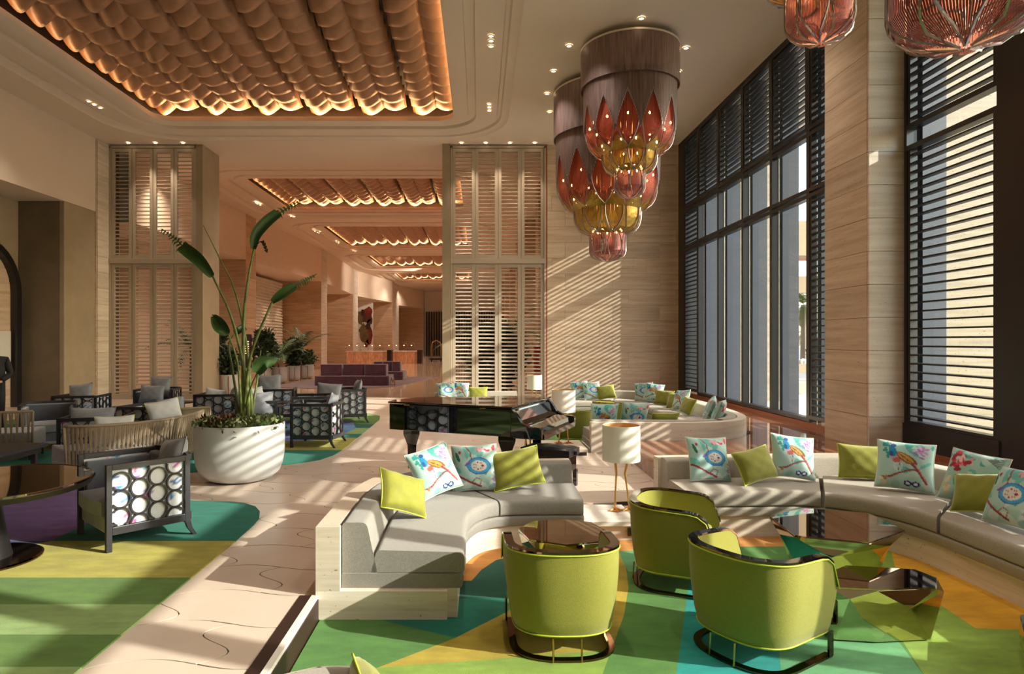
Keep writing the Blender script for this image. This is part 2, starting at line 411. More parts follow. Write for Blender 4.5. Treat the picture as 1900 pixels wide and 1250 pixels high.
bm = regions([(-14, BY+.5), (3.2, BY+.5), (3.2, 78), (-14, 78)], [], 0.0); bm_obj(bm, 'polished_floor', ['polished_hall'], flo)
bm = regions(PIT1, [], -.175); bm_obj(bm, 'pit_floor', ['rug_midgreen'], flo)
bm = regions(PIT2, [], -.175); bm_obj(bm, 'pit_floor', ['rug_midgreen'], flo)
bm = regions([(1.9, -3.2), (WX+.05, -3.2), (WX+.05, BY), (1.9, BY)], [(PLAT, 1)], .2)
bmesh.ops.delete(bm, geom=[f for f in bm.faces if f.material_index == 0], context='FACES')
be = [e for e in bm.edges if len(e.link_faces) == 1]; r = bmesh.ops.extrude_edge_only(bm, edges=be)
for v in [g for g in r['geom'] if isinstance(g, bmesh.types.BMVert)]: v.co.z = -.17
bm_obj(bm, 'raised_platform', ['travertine_pale', 'polished_stone'], flo)
# step edge of the near pit
box_obj('step_nosing', 'white_stone', RAILX-.028, RAILX+.012, -1, 4.44, -.02, .006, flo)
box_obj('step_riser', 'brown_dark', RAILX, RAILX+.02, -1, 4.44, -.175, -.02, flo)
box_obj('step_strip', 'brown_dark', RAILX-.11, RAILX-.028, -1, 4.44, -.01, .004, flo)
# ogee floor tiles: straight joints across, S-curved joints along
def ogee_tile(w, d, amp, flip):
    pts = []; n = 14
    def sx(t): return amp*math.sin(2*PI*t)
    def sy(t): return amp*.45*math.sin(2*PI*t)*(-1 if flip else 1)
    g = .005
    for k in range(n+1): pts.append((k/n*(w-2*g)+g, sy(k/n)+g))
    for k in range(1, n+1): pts.append((w-g+sx(k/n), k/n*(d-2*g)+g))
    for k in range(1, n+1): pts.append(((1-k/n)*(w-2*g)+g, d-g+sy(1-k/n)))
    for k in range(1, n): pts.append((g+sx(1-k/n), (1-k/n)*(d-2*g)+g))
    return pts
def clipp(poly, a, nrm):
    out = []; n = len(poly)
    for i in range(n):
        p = Vector(poly[i]); q = Vector(poly[(i+1) % n]); dp = (p-a).dot(nrm); dq = (q-a).dot(nrm)
        if dp >= 0: out.append(tuple(p))
        if (dp > 0) != (dq > 0) and abs(dp-dq) > 1e-9: out.append(tuple(p.lerp(q, dp/(dp-dq))))
    return out
TW, TD = 1.02, .50; SHEET = MB(); cnt = 0; shared = {}
for j in range(-2, 40):
    for i in range(-13, 8):
        fl = 0; ox = i*TW+(TW/2 if j % 2 else 0); oy = j*TD
        if oy > BY+.4: continue
        cx, cy = ox+TW/2, oy+TD/2
        if not (-13 < cx < WX-.3): continue
        corner = [(ox-.1, oy-.06), (ox+TW+.1, oy-.06), (ox+TW+.1, oy+TD+.06), (ox-.1, oy+TD+.06)]
        poly = ogee_tile(TW, TD, .12, j % 2); whole = True; drop = False
        for pit in (PIT1, PIT2, [(2.2, 7.0), (2.2, 19.4), (9, 19.4), (9, 7)]):
            ins = [inside(c, pit) for c in corner+[(cx, cy)]]
            if all(ins): drop = True
            elif any(ins):
                whole = False; best = None
                for k in range(len(pit)):
                    a = Vector(pit[k-1]); b = Vector(pit[k]); d = b-a; t = max(0, min(1, (Vector((cx, cy))-a).dot(d)/d.length_squared)); q = a+d*t
                    dist = (Vector((cx, cy))-q).length
                    if best is None or dist < best[0]: best = (dist, a, b)
                a, b = best[1], best[2]; nrm = Vector((-(b-a).y, (b-a).x)).normalized(); m_ = (a+b)/2
                if inside(m_+nrm*.02, pit): nrm = -nrm
                poly = clipp([(p[0]+ox, p[1]+oy) for p in poly], a, nrm); poly = [(p[0]-ox, p[1]-oy) for p in poly]
        if drop or len(poly) < 3: continue
        vis = -3.6 < cx < 2.0 and 2.3 < cy < 13 and cx > -.78*cy
        if vis and cnt < 290:
            if whole:
                key = j % 2
                if key not in shared: shared[key] = MB().prism(poly, -.02, 0).mesh('floor_tile', 'floor_tile')
                link('floor_tile', shared[key], flo, (ox, oy, 0))
            else: link('floor_tile', MB().prism(poly, -.02, 0).mesh('floor_tile', 'floor_tile'), flo, (ox, oy, 0))
            cnt += 1
        else: SHEET.prism([(p[0]+ox, p[1]+oy) for p in poly], -.02, 0)
props(SHEET.build('floor_tiles', 'floor_tile', flo), kind='stuff')

# ---- back wall of travertine blocks
def block_wall(parent, x0, x1, y, z0, z1, m='travertine', bw=1.42, bh=.47, off=.5, face='-y', d=.04, jt=.006, single=True, name='stone_block'):
    sh = {}; st = MB(); row = 0; z = z0; rnd = random.Random(int(abs(x0*100+y*10)))
    while z < z1-.03:
        zt = min(z+bh, z1); x = x0-(bw*(.62 if row % 2 else .28 if row % 4 else .9) if off else 0)
        while x < x1-.02:
            a = max(x, x0); b = min(x+bw, x1)
            if b-a > .03:
                w = b-a-jt; h = zt-z-jt; pr = rnd.uniform(0, .002)
                if face == '-y': bb = (a+jt/2, b-jt/2, y-pr, y+d)
                elif face == '+x': bb = (y-d, y+pr, a+jt/2, b-jt/2)
                elif face == '-x': bb = (y-pr, y+d, a+jt/2, b-jt/2)
                if single:
                    k = (round(w, 3), round(h, 3), face)
                    if k not in sh:
                        sh[k] = (MB().box(0, w, 0, d, 0, h) if face == '-y' else MB().box(0, d, 0, w, 0, h)).mesh(name, m)
                    link(name, sh[k], parent, (bb[0], bb[2], z+jt/2))
                else: st.box(*bb, z+jt/2, zt-jt/2)
            x += bw
        z += bh; row += 1
    if not single: props(st.build(name+'s', m, parent), kind='stuff')
wb_ = struct('wall_back')
box_obj('wall_core', 'grout', 2.02, WX+.3, BY+.03, BY+.5, -.2, CZ, wb_)
block_wall(wb_, 2.04, WX, BY, 0, CZ)
box_obj('edge_bead', 'copper_trim', 2.0, 2.035, BY-.015, BY+.1, 0, CZ, wb_)

# ---- left wall: plaster bulkhead over deep piers
wl = struct('wall_left')
box_obj('bulkhead', 'plaster', -12.5, LWX, -3, 18.8, 5.51, CZ, wl)
box_obj('recess_wall', 'taupe_render', -12.75, -12.4, -3, BY+.4, -.1, 5.6, wl)
box_obj('dark_pier', 'dark_render', -12.45, -11.28, 17.4, 17.62, 0, 5.51, wl, bevel=.01)
box_obj('pier_reveal', 'taupe_render', -11.28, -11.17, 17.4, 18.8, 0, 5.51, wl)
box_obj('pier_core', 'grout', -12.4, -11.13, 18.84, BY+.6, 0, CZ, wl)
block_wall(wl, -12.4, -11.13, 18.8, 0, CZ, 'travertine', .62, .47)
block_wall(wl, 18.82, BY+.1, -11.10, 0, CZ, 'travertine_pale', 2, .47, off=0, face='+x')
box_obj('door_pull', 'brown_dark', -11.57, -11.54, 18.76, 18.79, .52, .98, wl)
for yy in (5, 9.5, 13.5): box_obj('dark_pier', 'dark_render', -12.45, -11.28, yy, yy+.9, 0, 5.51, wl)
# arched black opening in the recess wall
dr = struct('door_1')
def arch(y0, y1, zt, wd, x0, x1, m, nm):
    pts = []; cy = (y0+y1)/2; r = (y1-y0)/2
    prof = [(y1, 0), (y1, zt-r)]+[(cy+r*math.cos(R(a)), zt-r+r*math.sin(R(a))) for a in range(10, 180, 10)]+[(y0, zt-r), (y0, 0)]
    r2 = r-wd; p2 = [(y1-wd, 0), (y1-wd, zt-r)]+[(cy+r2*math.cos(R(a)), zt-r+r2*math.sin(R(a))) for a in range(10, 180, 10)]+[(y0+wd, zt-r), (y0+wd, 0)]
    rows = [[(x0, y, z) for y, z in prof], [(x1, y, z) for y, z in prof], [(x1, y, z) for y, z in p2], [(x0, y, z) for y, z in p2], [(x0, y, z) for y, z in prof]]
    MB().rows(rows).build(nm, m, dr)
    MB().add([(x0+.02, y, z) for y, z in p2], [tuple(range(len(p2)))]).build('mirror_leaf', 'travertine', dr)
arch(14.6, 17.25, 4.35, .17, -12.4, -12.2, 'black_frame', 'arch_frame')
box_obj('glazing_panel', 'white_wall_ext', -12.33, -12.31, 14.9, 17.0, .9, 2.0, dr)

# ---- hall beyond the screens: left wall steps in piers
wh = struct('wall_hall')
HP = [(409, 456, 481, 475, 410), (550, 596, 522, 607, 468), (608, 655, 546, 664, 493), (689, 728, 561, 740, 516), (741, 786, 572, 806, 541)]
fr = []
for k, (xa, xb, yt, xe, yc) in enumerate(HP):
    d = (5.51-CH)*1200/(632-yt); X0 = (xa-889)*d/1200; X1 = (xb-889)*d/1200
    d2 = X1*1200/(xe-889) if k < 4 else d+1.5
    fr.append((X0, X1, d, d2))
for k, (X0, X1, d, d2) in enumerate(fr):
    box_obj('pier_core', 'grout', X0-2.5, X1-.03, d+.04, d2, 0, CZ, wh)
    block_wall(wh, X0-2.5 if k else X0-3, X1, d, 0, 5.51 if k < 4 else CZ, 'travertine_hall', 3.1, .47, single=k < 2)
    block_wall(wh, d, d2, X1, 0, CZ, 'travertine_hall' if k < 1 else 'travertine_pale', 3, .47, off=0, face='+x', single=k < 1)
# headers joining the piers
prev = (fr[0][1]-.25, 20.6)
for k, (X0, X1, d, d2) in enumerate(fr):
    MB().add([(prev[0], prev[1], 5.51), (X1, d, 5.51), (X1, d, CZ), (prev[0], prev[1], CZ), (prev[0]-2.6, prev[1], 5.51), (X0-2.6, d, 5.51)], [(0,1,2,3), (0,4,5,1)]).build('header', 'hall_plaster', wh)
    nx = fr[k+1][0] if k < 4 else X0
    bx = X0-.6 if k != 0 else -12.6
    # recessed back of the bay before this pier
    MB().add([(prev[0]-2.3, prev[1], 0), (min(prev[0]-2.3, X0-.8), d, 0), (min(prev[0]-2.3, X0-.8), d, 5.51), (prev[0]-2.3, prev[1], 5.51)], [(0,1,2,3)]).build('recess_back', 'hall_plaster', wh)
    prev = (X1, d2)
fx = fr[4][1]
box_obj('end_wall', 'hall_plaster', fx-.2, 3.2, 77.5, 78, 0, CZ, wh)
sl = MB()
for i in range(30): sl.box(fx+.1+i*.3, fx+.25+i*.3, 77.2, 77.5, 0, 5.2)
props(sl.build('wall_battens', 'brown_dark', wh), kind='stuff')
box_obj('outer_wall', 'hall_plaster', -14.2, -13.9, BY, 78.5, 0, 8.6, wh); box_obj('recess_back', 'travertine_hall', -13.9, -12.8, 24, 24.3, 0, CZ, wh)
# studded feature panel in the first bay, grid of bosses
fp = MB()
Xf = fr[0][1]-1.6
for i in range(22):
    for j in range(26):
        y = 31.6+i*.42; z = .9+j*.175; fp.add([(Xf, y-.2, z-.08), (Xf, y+.2, z-.08), (Xf, y+.2, z+.08), (Xf, y-.2, z+.08), (Xf+.12, y, z-.05)], [(0,1,4), (1,2,4), (2,3,4), (3,0,4)])
fpo = fp.build('studded_wall_panel', 'white_stone'); props(fpo, 'white studded relief wall panel behind the palms in the hall', 'wall panel')
# right wall of the hall, behind the right screen
wr = struct('wall_hall_right')
box_obj('hall_side_wall', 'hall_plaster', 3.0, 3.2, BY+.5, 78, 0, CZ, wr)
for yy in (24, 31, 38, 46, 55, 65): block_wall(wr, 2.2, 3.0, yy, 0, CZ, 'travertine_hall', 2, .47, single=False); box_obj('pilaster', 'travertine_hall', 2.2, 3.0, yy+.04, yy+1.2, 0, CZ, wr)
# ---- louvred screens
def screen(x0, x1, nm):
    s = struct(nm); y = BY; zs = [(0.06, 4.05), (4.22, 7.52)]
    for a, b in ((x0, x0+.05), (x1-.05, x1)): box_obj('screen_post', 'screen_paint', a, b, y-.02, y+.14, 0, CZ-.05, s)
    box_obj('screen_rail', 'screen_paint', x0, x1, y-.05, y+.14, 4.06, 4.21, s, bevel=.01); box_obj('screen_rail', 'screen_paint', x0, x1, y-.02, y+.14, 7.53, 7.6, s); box_obj('screen_rail', 'screen_paint', x0, x1, y, y+.12, 0, .06, s)
    n = 4; w = (x1-x0-.1)/n; slm = MB().box(-(w/2-.10), w/2-.10, -.035, .035, -.009, .009).mesh('slat', 'screen_paint')
    for z0, z1 in zs:
        for i in range(n):
            a = x0+.05+i*w; p = MB(); e = .008
            p.box(a+e, a+.10, y+.01, y+.09, z0, z1); p.box(a+w-.10, a+w-e, y+.01, y+.09, z0, z1); p.box(a+.1, a+w-.1, y+.01, y+.09, z0, z0+.1); p.box(a+.1, a+w-.1, y+.01, y+.09, z1-.1, z1)
            lf = p.build('shutter_leaf', 'screen_paint', s, bevel=.004)
            k = int((z1-z0-.24)/.112)
            for q in range(k): link('slat', slm, lf, (a+w/2, y+.05, z0+.155+q*(z1-z0-.3)/(k-1)), (R(28), 0, 0))
screen(-11.1, -8.48, 'wall_screen_left'); screen(-.86, 2.0, 'wall_screen_right')
ps = struct('wall_portal')
box_obj('portal_pier', 'taupe_render', -8.48, -8.28, BY-.03, 20.6, 0, CZ, ps); box_obj('portal_pier', 'taupe_render', -1.1, -.87, BY-.1, 20.6, 0, CZ, ps)

# ---- column on the window side
wr2 = struct('wall_right')
box_obj('column_core', 'grout', 5.56, 6.3, 9.20, 10.30, .2, CZ, wr2)
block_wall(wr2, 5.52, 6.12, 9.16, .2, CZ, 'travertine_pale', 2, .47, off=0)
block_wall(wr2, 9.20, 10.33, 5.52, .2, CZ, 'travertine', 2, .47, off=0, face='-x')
box_obj('column_outside', 'travertine_out', 6.45, 8.3, 9.25, 10.25, -.3, 8.6, wr2)
box_obj('return_wall_outside', 'travertine_out', 6.9, 9.0, 19.2, 20.2, -.3, 8.6, wr2)
box_obj('window_curb', 'polished_stone', WX-.02, 6.3, -3, BY, -.1, .27, wr2); box_obj('copper_kick', 'copper_trim', WX-.05, WX-.02, -3, BY, .2, .27, wr2)
box_obj('lintel', 'black_frame', WX, 6.2, -3, BY, 7.55, CZ+.2, wr2)
# ---- windows: frames, louvres, panes, outside fins
zl = {}
def louvre(parent, y0, y1, z0, z1, dz=.118):
    L_ = round(y1-y0, 2)
    if L_ not in zl: zl[L_] = MB().box(-.05, .05, 0, L_, -.011, .011).mesh('slat', 'black_slat')
    n = max(2, int((z1-z0)/dz)); 
    for q in range(n): link('slat', zl[L_], parent, (WX+.06, y0, z0+(q+.5)*(z1-z0)/n), (0, R(-2), 0))
def window(k, y0, y1, kinds, fin=True, fy=None):
    w = struct('window_%d' % k); ymid = (y0+y1)/2
    f = MB(); fw = .055
    f.box(WX, WX+.14, y0, y0+fw, .27, 7.6); f.box(WX, WX+.14, y1-fw, y1, .27, 7.6)
    for (z0, z1, kd) in kinds:
        f.box(WX, WX+.14, y0+fw, y1-fw, z0-.05, z0+.02); f.box(WX, WX+.14, y0+fw, y1-fw, z1-.02, z1+.05)
        if kd == 'l':
            f.box(WX+.01, WX+.11, y0+fw, y0+fw+.06, z0, z1); f.box(WX+.01, WX+.11, y1-fw-.06, y1-fw, z0, z1)
            louvre(w, y0+fw+.06, y1-fw-.06, z0+.03, z1-.03)
    f.build('window_frame', 'black_frame', w)
    box_obj('pane', 'glass_pane', WX+.17, WX+.18, y0, y1, .27, 7.6, w)
    if fin: box_obj('outside_fin', 'fin_paint', WX+.2, WX+.53, y1-.09, y1+.05, .1, 7.9, w)
ZG = [(.33, 4.36, 'g'), (4.50, 5.48, 'g'), (5.62, 7.52, 'l')]
ZL = [(.38, 4.36, 'l'), (4.50, 5.48, 'l'), (5.62, 7.52, 'l')]
window(1, 17.69, 18.9, ZL, fin=False); box_obj('end_jamb', 'black_frame', WX, WX+.6, 18.9, BY, .27, 7.6, wr2)
for k, (a, b) in enumerate(((16.2, 17.69), (14.7, 16.2), (13.26, 14.7), (11.77, 13.26))): window(2+k, a, b, ZG)
window(6, 10.33, 11.77, ZL)
window(7, 7.42, 9.1, [(.62, 4.42, 'l'), (4.75, 7.5, 'l')])
box_obj('sill_board', 'black_frame', WX-.02, WX+.14, 7.42, 9.1, .2, .6, wr2)
box_obj('wide_mullion', 'black_frame', WX-.0, WX+.3, 6.95, 7.42, .2, 7.6, wr2)
yy = 6.95
for k in range(4): window(8+k, yy-1.49, yy, ZG if k != 1 else ZL); yy -= 1.49
window(12, -.6, .99, ZG); window(13, -3, -.6, ZL)
# ---- rear and remaining shell (behind the camera)
wf = struct('wall_front'); box_obj('rear_wall', 'plaster', -13, 7, -3.3, -3, -.3, CZ+.3, wf)
rf = struct('roof'); box_obj('roof_slab', 'plaster', -14, 7.2, -3.3, 78.5, 8.56, 8.8, rf)
box_obj('roof_slab', 'plaster', 6.2, 7.2, -3.3, 20.5, 7.95, 8.3, rf)

# ================================================================ OUTSIDE
gnd = struct('ground_outside')
bm = regions([(6.3, -10), (140, -10), (140, 150), (6.3, 150)], [([(6.3, -10), (11.5, -10), (11.5, 60), (6.3, 60)], 1)], -.05); bm_obj(bm, 'paving', ['asphalt', 'pavement'], gnd)
cp = thing('entrance_canopy', 'pale canopy with pink soffit beams outside the windows', 'canopy', (0,0,0))
for i, y in enumerate((24, 27, 30, 33, 36)): box_obj('beam', 'pink_beam', 9.6, 24, y, y+.7, 5.0+.32*i, 5.5+.32*i, cp)
box_obj('fascia', 'canopy_beige', 9.6, 24, 38.5, 39.2, 4.6, 5.6, cp); box_obj('fascia', 'canopy_beige', 9.6, 24, 22.4, 23, 4.7, 5.9, cp)
for x in (10, 23): box_obj('post', 'white_wall_ext', x, x+.7, 38.4, 39.2, -.05, 4.6, cp)
box_obj('garden_wall', 'white_wall_ext', 15, 21.2, 44, 44.5, -.05, 5.2, wr2)
def clump(nm, label, cat, loc, r, h, m, n=500, lf=.3, group=None, seed=1, stem=None, squash=1.0):
    rnd = random.Random(seed); t = thing(nm, label, cat, loc, 0, group); b = MB()
    for i in range(n):
        a = rnd.uniform(0, 2*PI); rr = r*math.sqrt(rnd.random()); z = h*rnd.random()**.8; k = 1-abs(z/h-.5)*1.1*squash
        p = Vector((rr*k*math.cos(a), rr*k*math.sin(a), z)); d = Vector((rnd.gauss(0,1), rnd.gauss(0,1), rnd.gauss(.4,.8))).normalized()*lf*rnd.uniform(.6, 1.2); w = d.cross(Vector((rnd.gauss(0,1), rnd.gauss(0,1), rnd.gauss(0,1)))).normalized()*lf*.22
        b.add([p, p+d*.5+w, p+d, p+d*.5-w], [(0,1,2,3)])
    props(b.build('foliage', m, t), kind='stuff')
    if stem: MB().tube([(0,0,-stem[0]), (.03, 0, 0), (0, 0, h*.5)], [stem[1], stem[1]*.8, stem[1]*.3], 7).build('trunk', 'bark', t)
    return t
def frond(b, base, az, el, L_, lw, n=16, droop=1.0, seed=0, leaf=None):
    rnd = random.Random(seed); p = Vector(base); pts = [p.copy()]; e = el
    for k in range(n):
        d = Vector((math.cos(az)*math.cos(e), math.sin(az)*math.cos(e), math.sin(e))); p = p+d*L_/n; pts.append(p.copy()); e -= droop*1.5/n*(.4+k/n)
    side = Vector((-math.sin(az), math.cos(az), 0))
    for k in range(2, n+1):
        t = k/n; ln = lw*math.sin(PI*(.12+.85*t))**.6*(1.05-t*.4); fw = (pts[k]-pts[k-1]).normalized()
        for sgn in (-1, 1):
            tip = pts[k]+side*sgn*ln*.8+fw*ln*.6+Vector((0,0,-ln*.25+rnd.uniform(-.04,.04)*ln)); w = fw*L_/n*.38
            b.add([pts[k]-w, pts[k]+w, tip], [(0,1,2)])
    for k in range(n): b.add([pts[k]+side*.008, pts[k]-side*.008, pts[k+1]-side*.006, pts[k+1]+side*.006], [(0,1,2,3)])
def palm(nm, label, loc, h, nf, L_, lw, m='leaf', trunk=None, seed=1, cat='palm', group=None, droop=1.0, emin=.1, emax=1.4):
    rnd = random.Random(seed); t = thing(nm, label, cat, loc, 0, group); b = MB()
    for k in range(nf): frond(b, (0, 0, h), 2*PI*k/nf+rnd.uniform(-.3,.3), rnd.uniform(emin, emax), L_*rnd.uniform(.75, 1.1), lw, 16, droop*rnd.uniform(.7, 1.3), seed*50+k)
    props(b.build('fronds', m, t), kind='stuff')
    if trunk: MB().tube([(0,0,0), (.05*h*.1,0,h*.5), (0,0,h)], [trunk, trunk*.8, trunk*.7], 8).build('trunk', 'bark', t)
    return t
palm('street_palm', 'tall fan palm outside, seen through the window nearest the column', (20.8, 41.5, -.05), 4.1, 26, 1.5, .45, 'hedge', .22, 3, emin=-.9, emax=1.4)
palm('street_palm', 'second shorter palm standing behind the tall outdoor palm', (24.5, 48, -.05), 2.6, 22, 1.8, .5, 'leaf', .2, 5, emin=-.6, emax=1.3)
clump('hedge', 'green hedge along the road outside the windows', 'hedge', (20.6, 37.8, -.05), 1.4, 1.9, 'hedge', 900, .35, seed=4, squash=.4)
clump('street_tree', 'small tree with yellow leaves outside the windows', 'tree', (11.9, 29.4, 1.0), .8, 3.0, 'yellow_leaf', 420, .3, seed=6, stem=(1.05, .06))
clump('street_tree', 'thin nearly bare young tree outside before the pale garden wall', 'tree', (18.1, 39.6, .9), .5, 1.8, 'bark', 60, .5, seed=8, stem=(.95, .04))
pb = thing('planter_box', 'grey planter box with white flowers by the road outside', 'planter', (17.4, 36.6, -.05)); box_obj('box_body', 'canopy_beige', -1.3, 1.3, -.4, .4, 0, .5, pb); 
tb = MB()
for i in range(80): a = random.uniform(-1.2, 1.2); q = random.uniform(-.3, .3); tb.box(a, a+.1, q, q+.1, .5, .6+random.random()*.2)
props(tb.build('flowers', 'white_wall_ext', pb), kind='stuff')
bl = thing('curved_bench', 'pale curved stone kerb on the pavement outside', 'kerb', (11.3, 22.6, -.05)); MB().lathe([(1.1, 0), (1.1, .42), (.8, .42), (.8, 0)], 32).build('kerb_ring', 'white_stone', bl)
# ================================================================ RUGS
def rugobj(nm, outline, polys, z, label, base, mats, holes=()):
    bm = regions(outline, polys, z, holes, thick=.011); o = bm_obj(bm, nm, [base]+mats); props(o, label, 'rug'); return o
o1 = [(-2.12, 1.0), (-2.12, 5.6)]+[G(*p) for p in ((452, 991), (470, 975), (481, 962), (482, 950), (474, 941), (455, 935), (425, 932), (360, 930), (300, 924))]+[(-4.3, 7.7), (-5.4, 8.1), (-9, 8.2), (-9, 1.0)]
B = lambda a, b: [(-12, a), (0, a+.0), (0, b), (-12, b)]
M1 = ['rug_teal', 'rug_olive', 'rug_grass', 'rug_lightgreen', 'rug_grass', 'rug_lightgreen', 'rug_purple', 'rug_navy']
rugobj('rug', o1, [(B(5.62, 9), 1), (B(4.75, 5.62), 2), (B(4.27, 4.75), 3), (B(3.83, 4.27), 4), (B(3.45, 3.83), 5), (B(0, 3.45), 6), ([(-12, 5.62), (-3.72, 5.62), (-3.74, 6.4), (-3.9, 7.2), (-4.6, 9), (-12, 9)], 7), ([(-12, 5.28), (-4.0, 5.28), (-3.72, 5.62), (-12, 5.75)], 8)], .0115,
       'banded green, yellow and purple rug on the left, nearest the camera', 'rug_grass', M1)
o2 = [G(*p) for p in ((300, 883), (359, 876), (430, 871), (521, 863), (560, 859), (594, 853), (618, 845), (636, 835), (648, 825))]+[(-2.19, 11.3), (-2.2, 14.3), (-2.3, 15.0), (-2.6, 15.5), (-3.2, 15.9), (-5, 16.1), (-10.3, 16.1), (-10.3, 9.0), (-6, 8.7)]
M2 = ['rug_teal', 'rug_olive', 'rug_teal', 'rug_lightgreen', 'rug_teal_dark', 'rug_grass', 'rug_lavender', 'rug_sky', 'rug_lightgreen']
rugobj('rug', o2, [(B(0, 10.3), 1), (B(10.3, 11.6), 2), (B(11.6, 12.1), 3), (B(12.1, 12.9), 4), (B(12.9, 13.5), 5), (B(13.5, 15.0), 6), (B(15.0, 17), 9), ([(-8, 11.0), (-3.0, 11.2), (-2.55, 11.9), (-2.45, 12.9), (-2.7, 13.8), (-3.5, 14.3), (-8, 14.3)], 7), ([(-8, 12.4), (-2.48, 12.6), (-2.55, 13.3), (-8, 13.2)], 8)], .0115,
       'banded teal, olive and lavender rug under the farther lattice armchairs', 'rug_grass', M2)
g = lambda *a: [G(x, y, -.16) for x, y in a]
PR = [(RAILX+.03, -2.8), (RAILX+.03, 5.3), (-.95, 5.9), (-.3, 6.5), (.6, 6.75), (2, 7.0), (4.2, 7.2), (4.7, 6.9), (4.86, 6), (4.86, -2.8)]
M3 = ['rug_teal', 'rug_teal_dark', 'rug_midgreen', 'rug_mustard', 'rug_lime', 'rug_mint', 'rug_teal_blue', 'rug_grass', 'rug_lime', 'rug_amber', 'rug_orange', 'rug_midgreen']
arcx = g((1135, 1000), (1160, 1040), (1166, 1090), (1158, 1140), (1140, 1190), (1118, 1250), (1090, 1330))
polys = [(g((860, 1005), (940, 1000), (940, 1150), (845, 1183), (680, 1146), (588, 1150), (588, 1138), (850, 1138)), 2),
 (g((588, 1130), (865, 1110), (935, 1110), (935, 1144), (845, 1183), (690, 1146), (588, 1149)), 1),
 (g((500, 1160), (588, 1147), (690, 1146), (845, 1183), (665, 1252), (520, 1400), (300, 1400)), 3),
 (g((845, 1183), (940, 1135), (1000, 1090), (1060, 1030), (1135, 985))+arcx+g((940, 1330), (400, 1400), (665, 1252)), 4),
 (g((665, 1252), (700, 1238), (880, 1225), (1135, 1205), (1118, 1250), (1090, 1330), (940, 1400), (400, 1500)), 5),
 ([arcx[0]]+arcx[1:]+g((1110, 1450), (1235, 1450), (1253, 1250), (1275, 1090), (1290, 1000)), 12),
 (g((1135, 1000), (1290, 1000), (1275, 1060), (1166, 1060)), 6),
 (g((1283, 1050), (1420, 1050), (1438, 1170), (1452, 1260), (1470, 1450), (1235, 1450), (1255, 1250)), 7),
 (g((1430, 1100), (1620, 1100), (1660, 1180), (1720, 1260), (1740, 1450), (1470, 1450), (1452, 1260)), 6),
 (g((1600, 1000), (1720, 1040), (1950, 1160), (2100, 1300), (2100, 1500), (1800, 1500), (1720, 1260), (1650, 1150)), 9),
 (g((1640, 960), (1700, 1010), (1960, 1140), (2200, 1250), (2200, 1320), (1900, 1168), (1810, 1165), (1720, 1105), (1660, 1050)), 10)]
OB = [(RAILX+.03, 5.2), (-.9, 5.9), (-.3, 6.5), (.6, 6.75), (2, 7.0), (4.2, 7.2), (4.2, 6.16), (3.3, 6.02), (2.0, 6.0), (1.4, 5.9), (.9, 5.78), (.35, 5.76), (.15, 5.64), (.02, 5.4), (-.06, 5.15)]
polys.append((OB, 11))
rugobj('rug', PR, polys, -.16, 'green, teal and yellow patchwork rug on the floor of the near seating pit', 'rug_midgreen', M3)
PR2 = [(1.2, 10.8), (1.7, 10.3), (3.5, 10.3), (4.3, 10.8), (4.6, 12), (4.6, 14.6), (4.2, 16.2), (-1.3, 16.3), (-1.3, 14.8), (.4, 14.5), (1.0, 13.5)]
rugobj('rug', PR2, [([(-2, 10), (1.2, 10), (2.4, 13), (0, 17), (-2, 17)], 2), ([(1.2, 10), (3.0, 10), (4.0, 13), (2.4, 13)], 3)], -.16, 'green and teal rug on the floor of the far seating pit', 'rug_midgreen', ['rug_teal', 'rug_midgreen', 'rug_teal'])
HR = [G(500, 719), G(640, 722), G(735, 717), G(815, 699), G(730, 699), G(580, 704)]
rugobj('rug', HR, [], .012, 'plum rug under the velvet banquettes in the hall', 'plum_velvet', [])

